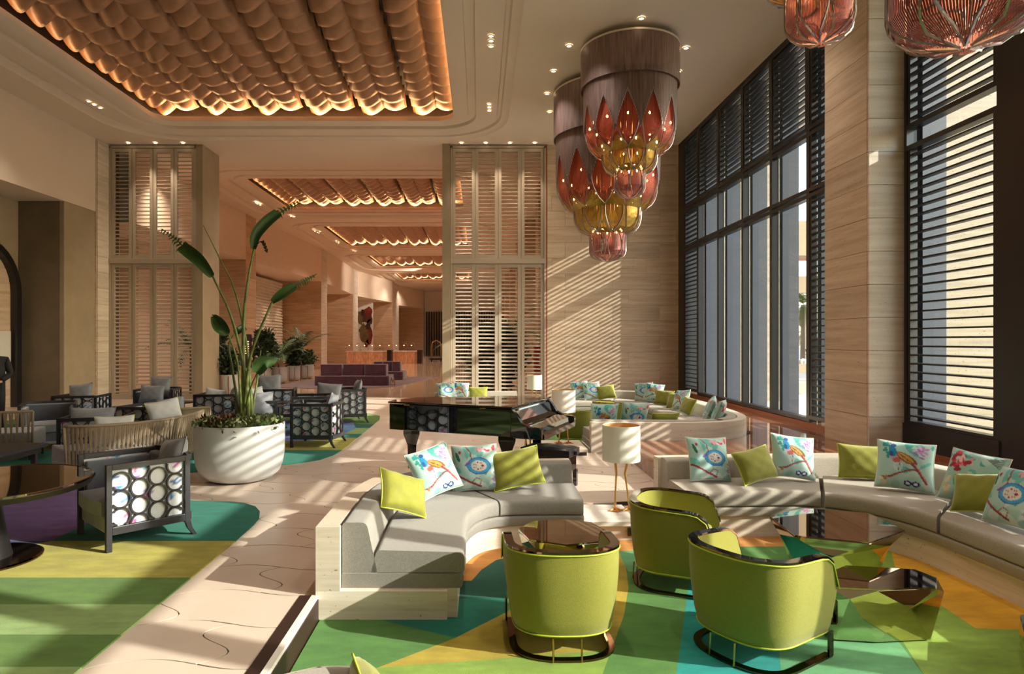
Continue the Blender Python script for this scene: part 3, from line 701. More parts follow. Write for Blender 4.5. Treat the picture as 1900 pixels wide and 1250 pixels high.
# ================================================================ PIT SOFAS
def sofa(nm, label, Bp, Fp, seats, backs, fab='sofa_fabric', NS=60, ledge=.17, z0=-.16, base_ends=(.0, 1.0)):
    """Bp: line along the top rear edge of the upholstery, Fp: line along the seat front"""
    root = thing(nm, label, 'sofa', (0, 0, 0)); Bq = crs([(*p, 0) for p in Bp], NS+1); Fq = crs([(*p, 0) for p in Fp], NS+1)
    def sec(prof, t0, t1, name, m, bev=0, n=None, parent=root, auto=40):
        k = max(3, int((t1-t0)*NS)+1) if n is None else n; rows = []
        for i in range(k):
            t = (t0+(t1-t0)*i/(k-1))*NS; j = min(int(t), NS-1); f = t-j
            b = Bq[j].lerp(Bq[j+1], f); q = Fq[j].lerp(Fq[j+1], f); d = (b-q).normalized(); r = []
            for a, w, z in prof: p = (q+d*w) if a == 'F' else (b-d*w); r.append((p.x, p.y, z+z0))
            rows.append(r)
        return MB().rows(rows, closed=True, cap=True).build(name, m, parent, smooth=True, auto=auto, bevel=bev)
    st = root
    # stone base under the seat and the ledge behind
    sec([('F', .05, 0), ('F', .05, .2), ('B', 0, .2), ('B', -.02, .2), ('B', -.02, .635), ('B', -ledge, .635), ('B', -ledge, 0)], base_ends[0], base_ends[1], 'stone_base', 'travertine_pale')
    # upholstered deck and lip
    def fl(pr, r): # fillet in mixed coordinates keeps the anchor of each corner
        out = []; n = len(pr)
        for i, (a, w, z) in enumerate(pr):
            if r[i] == 0: out.append((a, w, z)); continue
            pa = pr[i-1]; pb = pr[(i+1) % n]; rr = r[i]
            def toward(p2):
                if p2[0] == a: v = Vector((p2[1]-w, p2[2]-z))
                else: v = Vector((-(p2[1]+0)-w+.85 if a == 'F' else -w+.85, p2[2]-z))
                return v.normalized()*rr if v.length > 0 else Vector((0, 0))
            u = toward(pa); v = toward(pb)
            for k in range(5):
                t = k/4; q = Vector((w, z))+u*(1-t)**2+v*t*t; out.append((a, q.x, q.y))
        return out
    e = .004
    sec(fl([('F', .02, .2), ('F', .0, .3), ('B', .2, .3), ('B', .0, .3), ('B', .0, .2)], [.02, .03, 0, 0, 0]), .002, .998, 'seat_deck', fab)
    for (a, b) in seats:
        sec(fl([('F', 0, .305), ('F', 0, .445), ('B', .24, .46), ('B', .2, .305)], [.03, .055, .03, 0]), a+e, b-e, 'seat_cushion', fab)
    for (a, b) in backs:
        sec(fl([('B', .245, .3), ('B', .17, .65), ('B', .0, .65), ('B', .0, .3)], [0, .04, .03, 0]), a+e, b-e, 'backrest', fab)
    return root
BL = [(-.95, 4.47), (-.95, 5.0), (-.93, 5.5), (-.83, 5.98), (-.6, 6.33), (-.25, 6.58), (.2, 6.75), (.6, 6.83), (.97, 6.86)]
FL = [(-.1, 4.47), (-.1, 4.9), (-.1, 5.25), (-.08, 5.48), (.0, 5.72), (.12, 5.86), (.3, 5.93), (.6, 5.95), (.97, 5.95)]
s1 = sofa('pit_sofa', 'grey curved sofa on a travertine base, left side of the near pit', BL, FL, [(0, .66), (.66, 1)], [(0, .57), (.575, 1)], 'sofa_fabric_grey')
box_obj('stone_end', 'travertine_pale', -1.12, -.22, 4.43, 4.475, -.16, .035, s1); box_obj('stone_end', 'travertine_pale', -1.12, -.955, 4.43, 4.475, .035, .475, s1)
BR = [(1.95, 7.02), (2.6, 7.1), (3.2, 7.15), (3.75, 7.2), (4.15, 7.17), (4.45, 6.95), (4.62, 6.5), (4.7, 6.0), (4.72, 5.3), (4.7, 4.6), (4.65, 3.9), (4.55, 3.2)]
FR = [(2.0, 6.22), (2.6, 6.25), (3.0, 6.27), (3.25, 6.25), (3.42, 6.16), (3.58, 6.02), (3.7, 5.83), (3.79, 5.55), (3.83, 5.1), (3.84, 4.5), (3.8, 3.9), (3.7, 3.2)]
s2 = sofa('pit_sofa', 'long grey curved sofa along the right side of the near pit', BR, FR, [(0, .29), (.29, .52), (.52, .8), (.8, 1)], [(0, .33), (.33, .545), (.55, .8), (.8, 1)], NS=90)
s3 = sofa('pit_sofa', 'rounded end of a grey sofa at the bottom edge of the photo', [(-.98, 1.0), (-.98, 1.9), (-.9, 2.3), (-.66, 2.5), (-.45, 2.52)], [(-.1, 1.0), (-.1, 1.6), (-.15, 1.75), (-.25, 1.8), (-.35, 1.8)], [(0, 1)], [(0, 1)], ledge=.02)
s4 = sofa('pit_sofa', 'long curved sofa with stone back wrapping the far pit', [(1.75, 10.25), (2.6, 10.22), (3.4, 10.22), (4.0, 10.45), (4.35, 10.95), (4.5, 11.8), (4.55, 13.0), (4.55, 14.4), (4.4, 15.5), (3.9, 16.3), (3.2, 16.55), (2.3, 16.55)],
          [(1.75, 11.1), (2.6, 11.1), (3.2, 11.1), (3.5, 11.2), (3.65, 11.5), (3.7, 12.1), (3.72, 13.0), (3.72, 14.2), (3.6, 15.0), (3.35, 15.5), (3.0, 15.65), (2.3, 15.65)],
          [(0, .2), (.2, .42), (.42, .62), (.62, .88), (.88, 1)], [(0, .21), (.215, .42), (.42, .62), (.62, .8), (.8, 1)], NS=90)
s5 = sofa('pit_sofa', 'far sofa behind the piano in front of the louvred screen', [(-1.1, 15.9), (-.3, 16.2), (.95, 16.3)], [(-1.1, 15.1), (-.3, 15.35), (.95, 15.45)], [(0, .5), (.5, 1)], [(0, .5), (.5, 1)], NS=20)
# plinths that carry the lamps
pl = thing('lamp_plinth', 'white slab on a stone plinth between the two near sofas', 'plinth', (0, 0, 0))
box_obj('stone_base', 'travertine_pale', 1.0, 1.95, 6.2, 6.95, -.16, -.02, pl); box_obj('slab', 'white_stone', .99, 1.5, 6.16, 6.8, -.02, .03, pl, bevel=.006)
so_ = props(box_obj('floor_socket', 'bronze_mirror', 1.42, 1.56, 6.18, 6.20, -.115, -.04, None), 'small metal power socket on the plinth under the lamp', 'socket')
MB().box(1.44, 1.48, 6.172, 6.181, -.095, -.06).box(1.5, 1.54, 6.172, 6.181, -.095, -.06).build('socket_face', 'black_frame', so_)
pl2 = thing('lamp_plinth', 'pale stone step beside the far pit holding the middle lamp', 'plinth', (0, 0, 0))
box_obj('slab', 'travertine_pale', .75, 1.66, 9.86, 10.75, 0, .1, pl2, bevel=.01); box_obj('riser', 'brown_dark', .78, 1.64, 9.852, 9.862, 0, .05, pl2)
pl3 = thing('lamp_plinth', 'low slab behind the piano carrying the farthest lamp', 'plinth', (0, 0, 0)); box_obj('slab', 'travertine_pale', 1.05, 2.1, 15.9, 16.6, -.16, .03, pl3)

# ================================================================ CUSHIONS
def stroke(cv, n, pts, w, c):
    for k in range(len(pts)-1):
        a, b = pts[k], pts[k+1]; m = max(2, int(((a[0]-b[0])**2+(a[1]-b[1])**2)**.5*n*1.5))
        for i in range(m+1):
            t = i/m; x = a[0]+(b[0]-a[0])*t; y = a[1]+(b[1]-a[1])*t; blob(cv, n, x, y, w, w, 0, c)
def blob(cv, n, x, y, rx, ry, rot, c, rnd=None):
    x0 = int((x-max(rx, ry))*n)-1; x1 = int((x+max(rx, ry))*n)+2; y0 = int((y-max(rx, ry))*n)-1; y1 = int((y+max(rx, ry))*n)+2; ca, sa = math.cos(rot), math.sin(rot)
    for j in range(max(0, y0), min(n, y1)):
        for i in range(max(0, x0), min(n, x1)):
            dx = (i+.5)/n-x; dy = (j+.5)/n-y; u = (dx*ca+dy*sa)/rx; v = (-dx*sa+dy*ca)/ry
            if u*u+v*v <= 1: cv[j][i] = c
L_ = lambda h: lin(h)
def canvas(n, base, seed):
    r = random.Random(seed); cv = [[base]*n for _ in range(n)]
    for k in range(26):
        c = L_(r.choice(['A9D3C8', '9CC9C4', 'BFDCD2', '6FBDB4', '4FAFA8', 'D3E4DC', 'B7D2C6'])); blob(cv, n, r.random(), r.random(), r.uniform(.05, .2), r.uniform(.03, .09), r.uniform(0, 3), c)
    return cv
def paint_bird(n, seed=1):
    cv = canvas(n, L_('B4D6CC'), seed); r = random.Random(seed)
    for k in range(9): blob(cv, n, .12+r.random()*.1, .62+r.random()*.3, .05, .03, r.random()*3, L_('2E9C94'))
    for k in range(14): blob(cv, n, .78+r.gauss(0,.06), .80+r.gauss(0,.07), .05, .022, r.random()*3, L_(r.choice(['D58CC6', 'C67FC0', 'E7B3DC', 'A66BB0'])))
    stroke(cv, n, [(.08,.18),(.25,.2),(.42,.3),(.62,.38),(.72,.36)], .016, L_('8E3038'))
    stroke(cv, n, [(.1,.16),(.25,.18),(.4,.27)], .008, L_('C67A6A'))
    for k in range(7): blob(cv, n, .1+r.random()*.14, .08+r.random()*.1, .05, .03, r.random()*3, L_(r.choice(['D9C79A', 'A98A5A', 'E6DABC'])))
    blob(cv, n, .33, .62, .10, .15, .5, L_('C9A9C8')); blob(cv, n, .27, .74, .065, .12, .25, L_('1F8FC0')); blob(cv, n, .25, .68, .035, .06, .3, L_('155C9A')); blob(cv, n, .28, .87, .055, .045, 0, L_('2C4E8E')); blob(cv, n, .22, .92, .03, .012, .6, L_('7A2A34'))
    blob(cv, n, .35, .56, .07, .05, .4, L_('C46A50')); blob(cv, n, .52, .60, .21, .085, -.55, L_('8A5A28')); blob(cv, n, .50, .62, .17, .055, -.55, L_('C8963F')); 
    for k in range(5): stroke(cv, n, [(.38+k*.05, .7-k*.035), (.45+k*.05, .62-k*.035)], .006, L_('6A3F1C'))
    stroke(cv, n, [(.62,.5),(.72,.38),(.86,.16)], .03, L_('8A3A44')); stroke(cv, n, [(.66,.5),(.78,.32),(.88,.15)], .010, L_('E08A60'))
    stroke(cv, n, [(.4,.5),(.38,.34)], .006, L_('5A3A3A'))
    for x in (.56, .69): blob(cv, n, x, .1, .07, .05, 0, L_('1F2F86')); blob(cv, n, x, .1, .035, .025, 0, L_('F0EEE6'))
    return cv
def paint_leaf(n, seed=2):
    cv = canvas(n, L_('B1D4CC'), seed); r = random.Random(seed)
    stroke(cv, n, [(.3,.98),(.4,.82),(.42,.66)], .014, L_('9C4A48')); stroke(cv, n, [(.02,.36),(.2,.26),(.4,.14),(.6,.06)], .022, L_('9A3C3C')); stroke(cv, n, [(.4,.14),(.5,.24),(.62,.2),(.58,.08)], .010, L_('A85A52'))
    for (rx, ry, c) in ((.27, .19, '3A62B8'), (.25, .17, '3FA6DA'), (.18, .12, 'E6E2DA')): blob(cv, n, .58, .50, rx, ry, -.1, L_(c))
    for k in range(14): a = k*.9; blob(cv, n, .58+.12*math.cos(a)*(.5+.5*(k % 2)), .50+.08*math.sin(a), .013, .01, 0, L_('B02030'))
    blob(cv, n, .66, .50, .04, .03, 0, L_('A01828')); blob(cv, n, .33, .56, .07, .03, .5, L_('7A62B4'))
    for k in range(9): blob(cv, n, .66+r.gauss(0,.06), .86+r.gauss(0,.04), .05, .025, r.random()*3, L_(r.choice(['D4284A', 'F0A8B8', 'E85A78', 'F6D8DC'])))
    blob(cv, n, .12, .72, .035, .11, .3, L_('1F6A4A')); blob(cv, n, .17, .82, .03, .035, 0, L_('A82848')); blob(cv, n, .92, .9, .04, .07, 0, L_('E04A5A'))
    for k in range(5): blob(cv, n, .9+r.gauss(0,.03), .25+r.gauss(0,.07), .04, .03, 0, L_(r.choice(['6A4A9A', 'B49AC8'])))
    return cv
def paint_peony(n, seed=3):
    cv = canvas(n, L_('A9D0C8'), seed); r = random.Random(seed)
    for k in range(26): blob(cv, n, .3+r.gauss(0,.1), .72+r.gauss(0,.09), .07, .035, r.random()*3, L_(r.choice(['C42840', 'E8909A', 'F2C8C8', 'D84A5C', 'A81C34'])))
    for k in range(10): blob(cv, n, .12+r.random()*.1, .1+r.random()*.4, .06, .03, r.random()*3, L_(r.choice(['D9C08A', '3FA89A', 'E6DAB4', '2A6A8A'])))
    for k in range(8): stroke(cv, n, [(.7, .9), (.95, .75+.03*k)], .008, L_('7A8A80'))
    return cv
def paint_small(n, seed=4):
    cv = [[L_('C6C8CA')]*n for _ in range(n)]; r = random.Random(seed)
    for k in range(11):
        x, y = r.random(), r.random(); c = r.choice([('3C6E9E', '1F4C86', '7FA9C8'), ('C0508A', 'E08CB0', '7A4A9A'), ('5A62A8', '8E96C8', '2F8FA8')])
        for q in range(6): blob(cv, n, x+r.gauss(0,.03), y+r.gauss(0,.03), .05, .02, r.random()*3, L_(r.choice(c)))
    return cv
def put_colors(me, n, cv, uv, base):
    ca = me.color_attributes.new('print', 'FLOAT_COLOR', 'POINT')
    for i, (u, v) in enumerate(uv):
        c = cv[min(n-1, max(0, int(v*n)))][min(n-1, max(0, int(u*n)))] if u is not None else base; ca.data[i].color = (*c, 1)
PIL = {}
def pillow_mesh(key, w, h, T, m, N=20, cv=None, cn=64, base='B4D6CC', sag=.07, seed=0):
    r = random.Random(seed); b = MB(); uv = []
    NN = 62 if cv else N
    for s in (1, -1):
        rows = []
        nn = NN if s == 1 else (40 if cv else 14)
        for j in range(nn+1):
            row = []
            for i in range(nn+1):
                u = i/nn*2-1; v = j/nn*2-1; x = u*w/2*(1-sag*(1-u*u)*0-sag*(1-v*v)*abs(u)); z = v*h/2*(1-sag*(1-u*u)*abs(v))
                th = T/2*(max(0, (1-u**4)*(1-v**4)))**.5*(.72+.28*math.cos(u*1.2)*math.cos(v*1.2))+.0
                th += .004*math.sin(u*9+seed)*math.sin(v*7+1)*(1-u*u)
                row.append((x, s*th, z)); uv.append((i/nn if s == 1 else 1-i/nn, j/nn))
            rows.append(row)
        b.rows(rows)
    me = b.mesh('cover', m, True)
    if cv: cv = [[tuple(q*.8 for q in c) for c in r_] for r_ in cv]; put_colors(me, cn, cv, [(1-a if a is not None else None, c) for a, c in uv], lin(base))
    bm = bmesh.new(); bm.from_mesh(me); bmesh.ops.recalc_face_normals(bm, faces=bm.faces); bm.to_mesh(me); bm.free()
    pts = []
    K = 16
    for (a, c, d, e) in ((-1,-1,1,-1), (1,-1,1,1), (1,1,-1,1), (-1,1,-1,-1)):
        for k in range(K):
            t = k/K; u = a+(d-a)*t; v = c+(e-c)*t; pts.append((u*w/2*(1-sag*(1-v*v)*abs(u)), 0, v*h/2*(1-sag*(1-u*u)*abs(v))))
    pm = MB().tube(pts, .006, 5, closed=True).mesh('piping', 'piping_white' if cv else ('piping_lime' if 'lime' in m else m), True)
    PIL[key] = (me, pm, h)
pillow_mesh('bird', .45, .45, .17, 'print', cv=paint_bird(64), seed=1)
pillow_mesh('leafy', .45, .45, .17, 'print', cv=paint_leaf(64), seed=2)
pillow_mesh('peony', .45, .45, .17, 'print', cv=paint_peony(64), seed=3)
pillow_mesh('lime', .46, .34, .17, 'lime_velvet', sag=.08, seed=4)
pillow_mesh('grey', .52, .36, .17, 'grey_velvet', sag=.08, seed=5)
pillow_mesh('greysq', .45, .45, .16, 'grey_velvet', sag=.08, seed=6)
pillow_mesh('pale', .46, .40, .16, 'white_fabric', sag=.08, seed=7)
def pillow(kind, x, y, z, yaw, label, lean=18, roll=0, group=None, s=1.0):
    """stands with its lower edge at z; the front faces direction yaw (degrees, 0 = +X); lean tips it back"""
    me, pm, h = PIL[kind]; t = props(link('cushion', me), label, 'cushion', group)
    M = Matrix.Rotation(R(yaw-90), 4, 'Z') @ Matrix.Rotation(R(lean), 4, 'X') @ Matrix.Rotation(R(roll), 4, 'Y') @ Matrix.Scale(s, 4)
    w = max(v.co.x for v in me.vertices)
    low = min((M @ v.co).z for v in me.vertices)
    M.translation = (x, y, z-low+.002); t.matrix_world = M; link('piping', pm, t); return t
ST = .30   # top of the pit seats
pillow('bird', -.42, 6.02, .29, -62, 'bird-print cushion behind the lime one on the left near sofa', 24, 14)
pillow('lime', -.62, 5.28, .29, -38, 'lime velvet cushion tilted on its corner at the left of the near sofa', 30, -24)
pillow('leafy', -.04, 6.32, .29, -88, 'cushion with a blue leaf on the left near sofa, nearest the piano', 22, 3)
pillow('lime', .36, 6.34, .29, -84, 'lime velvet cushion overlapping the blue-leaf cushion near the piano', 24, 9, s=1.12)
pillow('leafy', 2.38, 6.72, .30, -80, 'cushion with a blue leaf on the right sofa beside the green chair', 18, -2, s=1.0)
pillow('lime', 2.83, 6.63, .29, -72, 'lime velvet cushion between the blue-leaf and bird cushions on the right sofa', 24, 9)
pillow('bird', 3.27, 6.74, .30, -88, 'bird-print cushion right of the lime one, left part of the right sofa', 20, -8)
pillow('lime', 4.02, 6.77, .30, -105, 'dark-shaded lime cushion in front of the column on the right sofa', 17, -2, s=1.05)
pillow('bird', 4.15, 6.30, .30, -122, 'big bird-print cushion under the column on the right sofa', 26, -3, s=1.08)
pillow('peony', 4.34, 5.68, .30, -158, 'red peony cushion at the far right of the right sofa', 22, -4, s=1.06)
pillow('lime', 4.17, 5.36, .30, -160, 'lime cushion leaning on the red peony cushion at far right', 28, 12)
pillow('leafy', 4.18, 5.02, .30, 180, 'patterned cushion cut by the right edge of the photo', 26, 5, s=1.05)
pillow('lime', -.37, 2.33, .30, 20, 'small green cushion on the sofa end at the bottom edge', 25, 0, s=.8)
# far pit
for k, x, y, yaw, lb in (('bird', 2.5, 16.05, -85, 'bird cushion at the left end of the far pit sofa by the wall'), ('leafy', 2.78, 15.95, -80, 'leaf cushion leaning beside the leftmost bird cushion of the far pit'), ('lime', 3.12, 15.9, -85, 'lime cushion right of the two patterned ones against the striped wall'),
    ('leafy', 3.95, 15.5, -115, 'leaf cushion in the rear right corner of the far pit'), ('bird', 4.1, 15.2, -120, 'bird cushion in the rear right corner of the far pit'), ('lime', 4.2, 14.7, -135, 'lime cushion in the rear right corner of the far pit sofa'),
    ('lime', 4.15, 13.7, -160, 'dark lime cushion, farther of two halfway along the window side of the far pit'), ('bird', 4.12, 13.2, -165, 'bird cushion halfway along the window side of the far pit'), ('lime', 4.1, 12.7, -170, 'lime cushion halfway along the window side of the far pit, nearer one'),
    ('leafy', 4.1, 11.5, 160, 'leaf cushion at the near right curve of the far pit'), ('peony', 4.13, 11.15, 150, 'peony cushion at the near right curve of the far pit')):
    pillow(k, x, y, .30, yaw, lb, 22, random.Random(x*9).uniform(-8, 8))
pillow('bird', 2.05, 10.62, .30, 90, 'patterned cushion left of two seen over the stone back of the far pit', -18 if 0 else 20, 0)
pillow('leafy', 2.55, 10.64, .30, 92, 'patterned cushion right of two seen over the stone back of the far pit', 20, 4)
pillow('lime', 3.05, 10.66, .27, 95, 'lime cushion peeping over the stone back of the far pit', 30, 0)
pillow('leafy', -.78, 15.62, .30, -80, 'leftmost patterned cushion on the sofa behind the piano', 22, 8)
pillow('bird', -.48, 15.72, .30, -85, 'bird cushion on the sofa behind the piano', 22, -5)
pillow('lime', -.02, 15.8, .30, -88, 'lime cushion on the sofa behind the piano', 22, 0)

# ================================================================ GREEN BARREL CHAIRS
def U_path(w, d, n=36, ex=2.5):
    pts = []; hw = w/2; b = -d/2
    for k in range(7): pts.append((hw, d/2-(d*.55)*k/6))
    y0 = d/2-d*.55; ry = y0-b
    for k in range(1, n):
        t = PI*k/n; c, s = math.cos(t), math.sin(t)
        pts.append((hw*math.copysign(abs(c)**(2/ex), c), y0-ry*abs(s)**(2/ex)))
    for k in range(7): pts.append((-hw, y0+(d*.55)*k/6))
    return pts
def barrel(label, x, y, face, group=None):
    t = thing('barrel_chair', label, 'armchair', (x, y, -.16)); w, d, H, th = .71, .66, .655, .05
    U = U_path(w, d); n = len(U); cum = [0]
    for i in range(1, n): cum.append(cum[-1]+math.dist(U[i], U[i-1]))
    rows = []; top = []
    for i, (px, py) in enumerate(U):
        a = U[max(0, i-1)]; b = U[min(n-1, i+1)]; tx, ty = b[0]-a[0], b[1]-a[1]; l = math.hypot(tx, ty); nx, ny = -ty/l, tx/l   # inward?
        if nx*(-px)+ny*(-py) < 0: nx, ny = -nx, -ny
        e = min(cum[i], cum[-1]-cum[i]); q = min(1, e/.17); hh = H-.025*(1-min(1, e/.6)) - (.20*(1-math.sqrt(max(0, 1-(1-q)**2)))); hh = max(hh, .36)
        def P2(off, z):
            k = 1-.13*(1-min(1, (z-.12)/.42))**1.6 if z < .54 else 1; return ((px+nx*off)*k, (py+ny*off)*k, z)
        r = [P2(.035, .125), P2(.008, .15)]+[P2(0, .15+(hh-.17)*q2/6) for q2 in range(1, 7)]+[P2(0, hh-.004), P2(th, hh-.004)]+[P2(th, hh-.05), P2(th, .30)]
        rows.append(r); top.append(((px, py), (nx, ny), hh))
    body = MB(); body.rows(rows); 
    body.add([r[0] for r in rows], [tuple(range(n))]); body.add(rows[0], [tuple(range(len(rows[0])))]); body.add(rows[-1], [tuple(range(len(rows[-1])))])
    sh_ = body.build('shell', 'lime_fabric', t, smooth=True, auto=50)
    rr = []
    for (p, nn, hh) in top:
        f = lambda o, z: (p[0]+nn[0]*o, p[1]+nn[1]*o, z)
        rr.append([f(-.004, hh-.006), f(-.004, hh+.006), f(th+.002, hh+.006), f(th+.002, hh-.006)])
    MB().rows(rr, closed=True, cap=True).build('bronze_rim', 'bronze_mirror', t, smooth=True, auto=40)
    # welt below the rim
    wp = [(p[0]-nn[0]*.004, p[1]-nn[1]*.004, hh-.014) for p, nn, hh in top]; MB().tube(wp, .005, 5).build('welt', 'piping_lime', sh_, smooth=True)
    bw = [(r[1][0]*1.01, r[1][1]*1.01, .148) for r in rows]; MB().tube(bw, .005, 5).build('welt', 'piping_lime', sh_, smooth=True)
    inner = [(p[0]+nn[0]*(th+.004), p[1]+nn[1]*(th+.004)) for p, nn, hh in top]
    seat = [q for q in inner if q[1] < d/2-.03]; s_ = MB().prism(seat, .27, .41); s_.build('seat_cushion', 'lime_velvet', t, bevel=.03)
    box_obj('front_panel', 'lime_fabric', -w/2*.8, w/2*.8, d/2-.09, d/2-.05, .13, .29, t)
    # bronze base: flat bar standing on the floor, uprights
    br = []
    for (p, nn, hh) in top:
        k = .93; f = lambda o, z: ((p[0]+nn[0]*o)*k, (p[1]+nn[1]*o)*k, z); br.append([f(0, 0), f(0, .014), f(.05, .014), f(.05, 0)])
    MB().rows(br, closed=True, cap=True).build('base_bar', 'bronze_mirror', t, smooth=True, auto=40)
    for sx in (-1, 1):
        box_obj('upright', 'bronze_mirror', sx*w/2*.93-.006, sx*w/2*.93+.006, d/2*.79, d/2*.93, .01, .16, t)
        MB().tube([(sx*.085, -d/2*.93, .006), (sx*.085, -d/2*.9, .14)], .006, 6).build('rear_rod', 'brass', t)
    t.rotation_euler = (0, 0, R(face-90)); return t
barrel('lime green barrel chair with its back to the camera, front centre', .52, 4.14, 91)
barrel('lime green barrel chair turned right, in front of the mirrored tables', 1.70, 4.02, 33)
barrel('lime green barrel chair behind, beside the white drum lamp', 1.55, 5.15, -24)
barrel('green barrel chair in the far pit behind the middle lamp', 1.75, 11.9, 70)
barrel('green barrel chair in the far pit farther from the camera', .95, 12.6, 60)
barrel('green barrel chair in the far pit facing the window sofa', 2.7, 13.4, 10)

# ================================================================ FACETED TABLES
def gem(label, top, zt, zw, zb, kw, kb, nm='faceted_table', rot=.35):
    t = thing(nm, label, 'table', (0, 0, 0)); cx = sum(p[0] for p in top)/len(top); cy = sum(p[1] for p in top)/len(top); n = len(top); t.location = (cx, cy, zb)
    tp = [(p[0]-cx, p[1]-cy) for p in top]; mids = [((tp[i][0]+tp[(i+1) % n][0])/2*kw, (tp[i][1]+tp[(i+1) % n][1])/2*kw) for i in range(n)]
    bt = [(p[0]*kb, p[1]*kb) for p in tp]
    MB().prism([(x*.985, y*.985) for x, y in tp], zt-zb-.012, zt-zb).build('mirror_top', 'dark_mirror', t)
    b = MB(); zz = lambda z: z-zb
    vs = [(x, y, zz(zt)-.012) for x, y in tp]+[(x, y, zz(zw)+(.03 if i % 2 else -.03)) for i, (x, y) in enumerate(mids)]+[(x, y, 0) for x, y in bt]
    fs = []
    for i in range(n):
        j = (i+1) % n; fs += [(i, n+i, j), (j, n+i, n+j), (n+i, 2*n+j, n+j), (n+i, 2*n+i, 2*n+j)]
    b.add(vs, fs); b.add(vs[:n], [tuple(range(n))]); b.add(vs[2*n:], [tuple(range(n-1, -1, -1))]); b.build('faceted_body', 'gold_mirror', t); return t
gem('taller faceted mirror table reflecting the column in the near pit', [(2.35, 5.25), (2.75, 5.5), (3.22, 5.35), (3.2, 4.85), (2.75, 4.55), (2.3, 4.72)], .33, .23, -.149, 1.02, .55)
gem('lower faceted bronze table at the right of the lime chairs', [(2.2, 4.25), (2.55, 4.5), (2.98, 4.42), (3.02, 4.26), (2.9, 4.1), (2.5, 4.06), (2.22, 4.1)], .19, .10, -.149, 1.12, .9)
gem('small faceted mirror table behind the front lime chair', [(.30, 5.0), (.42, 5.2), (.66, 5.28), (.9, 5.18), (.99, 4.9), (.9, 4.68), (.62, 4.6), (.36, 4.72)], .30, .2, -.149, 1.03, .7)
gem('dark faceted side table cut by the lower right corner', [(3.12, 3.7), (3.3, 3.95), (3.6, 3.95), (3.65, 3.5), (3.4, 3.3), (3.15, 3.4)], .08, -.02, -.149, 1.05, .8)
gem('faceted mirror table in the middle of the far pit', [(2.5, 14.5), (2.9, 14.8), (3.3, 14.5), (3.3, 14.0), (2.9, 13.8), (2.5, 14.0)], .26, .18, -.149, 1.03, .7)

# ================================================================ BIRD-LEG LAMPS
def lamp(label, x, y, z, rz=0):
    t = thing('table_lamp', label, 'lamp', (x, y, z), R(rz)); H = .86
    MB().lathe([(.19, H-.36), (.19, H), (.186, H), (.186, H-.36), (.19, H-.36)], 40).build('lamp_shade', 'white_shade', t, smooth=True, auto=40)
    MB().lathe([(.184, H-.355), (.184, H-.005)], 40).build('shade_lining', 'shade_lining', t, smooth=True)
    sp = MB(); sp.tube([(-.184, 0, H-.05), (.184, 0, H-.05)], .004, 5).tube([(0, -.184, H-.05), (0, .184, H-.05)], .004, 5).tube([(0, 0, H-.3), (0, 0, H-.05)], .012, 6); sp.build('shade_frame', 'brass', t)
    for sx, kn in ((-1, .03), (1, -.012)):
        lg = MB().tube([(sx*.055, 0, H-.33), (sx*.06, -.0, H-.40), (sx*.05+kn*.2, .02, .36), (sx*.062-abs(kn)*.6*sx*0, -.005, .2), (sx*.075, -.02, .045), (sx*.075, -.02, .012)], [.013, .014, .012, .009, .010, .012], 8)
        lg = lg.build('leg', 'gold_leg', t, smooth=True)
        fb = MB()
        for a in (-150, -90, -35, 90):
            l = .10 if a != 90 else .05; c, s = math.cos(R(a)), math.sin(R(a)); fb.tube([(sx*.075, -.02, .016), (sx*.075+c*l*.5, -.02+s*l*.5, .013), (sx*.075+c*l, -.02+s*l, .005)], [.010, .008, .003], 6)
        fb.add([(sx*.075, -.02, .014), (sx*.075-.08, -.06, .006), (sx*.075, -.11, .006), (sx*.075+.075, -.07, .006)], [(0,1,2), (0,2,3)])
        fb.build('foot', 'gold_leg', lg, smooth=True)
    return t
lamp('white drum lamp on gold bird legs, nearest, on the white slab', 1.45, 6.6, .032, 8)
lamp('white drum lamp on gold legs at the keyboard end of the piano', 1.365, 10.45, .102, -6)
lamp('white drum lamp farthest away, in front of the louvred screen', 1.39, 16.25, .032, 0)
# ================================================================ PIANO
pn = thing('grand_piano', 'black grand piano with closed lid behind the left near sofa', 'piano', (0, 0, 0))
# local frame: u along the straight side towards the keyboard, w across
A0 = Vector((-1.15, 7.96)); A1 = Vector((.36, 7.30)); U_ = (A1-A0).normalized(); W_ = Vector((-U_.y, U_.x)); LEN = (A1-A0).length
def pw(u, w, z=None):
    p = A0+U_*u+W_*w; return (p.x, p.y) if z is None else (p.x, p.y, z)
case = [pw(LEN, .0), pw(LEN, 1.43)]+[pw(u, w) for u, w in ((LEN-.35, 1.43), (LEN-.6, 1.36), (LEN-.8, 1.18), (LEN-.98, .98), (LEN-1.2, .86), (LEN-1.4, .78), (.13, .66), (.03, .50), (.0, .35), (0, .12), (.04, .02))]
case = case[::-1]
MB().prism(case, .66, .975).build('case', 'piano_black', pn, bevel=.008)
cx_ = sum(p[0] for p in case)/len(case); cy_ = sum(p[1] for p in case)/len(case)
MB().prism([(cx_+(x-cx_)*1.02, cy_+(y-cy_)*1.02) for x, y in case], .985, 1.005).build('lid', 'piano_black', pn, bevel=.004)
for w0, w1 in ((0, .07), (1.36, 1.43)):      # curved cheeks
    kb = MB()
    pr = [(LEN, .66), (LEN+.36, .66), (LEN+.36, .76), (LEN+.33, .775), (LEN+.22, .78), (LEN+.12, .83), (LEN+.06, .92), (LEN, .985)]
    n = len(pr); kb.add([pw(u, w0, z) for u, z in pr]+[pw(u, w1, z) for u, z in pr], [tuple(range(n)), tuple(range(2*n-1, n-1, -1))]+[(i, n+i, n+(i+1) % n, (i+1) % n) for i in range(n)]); kb.build('arm_cheek', 'piano_black', pn)
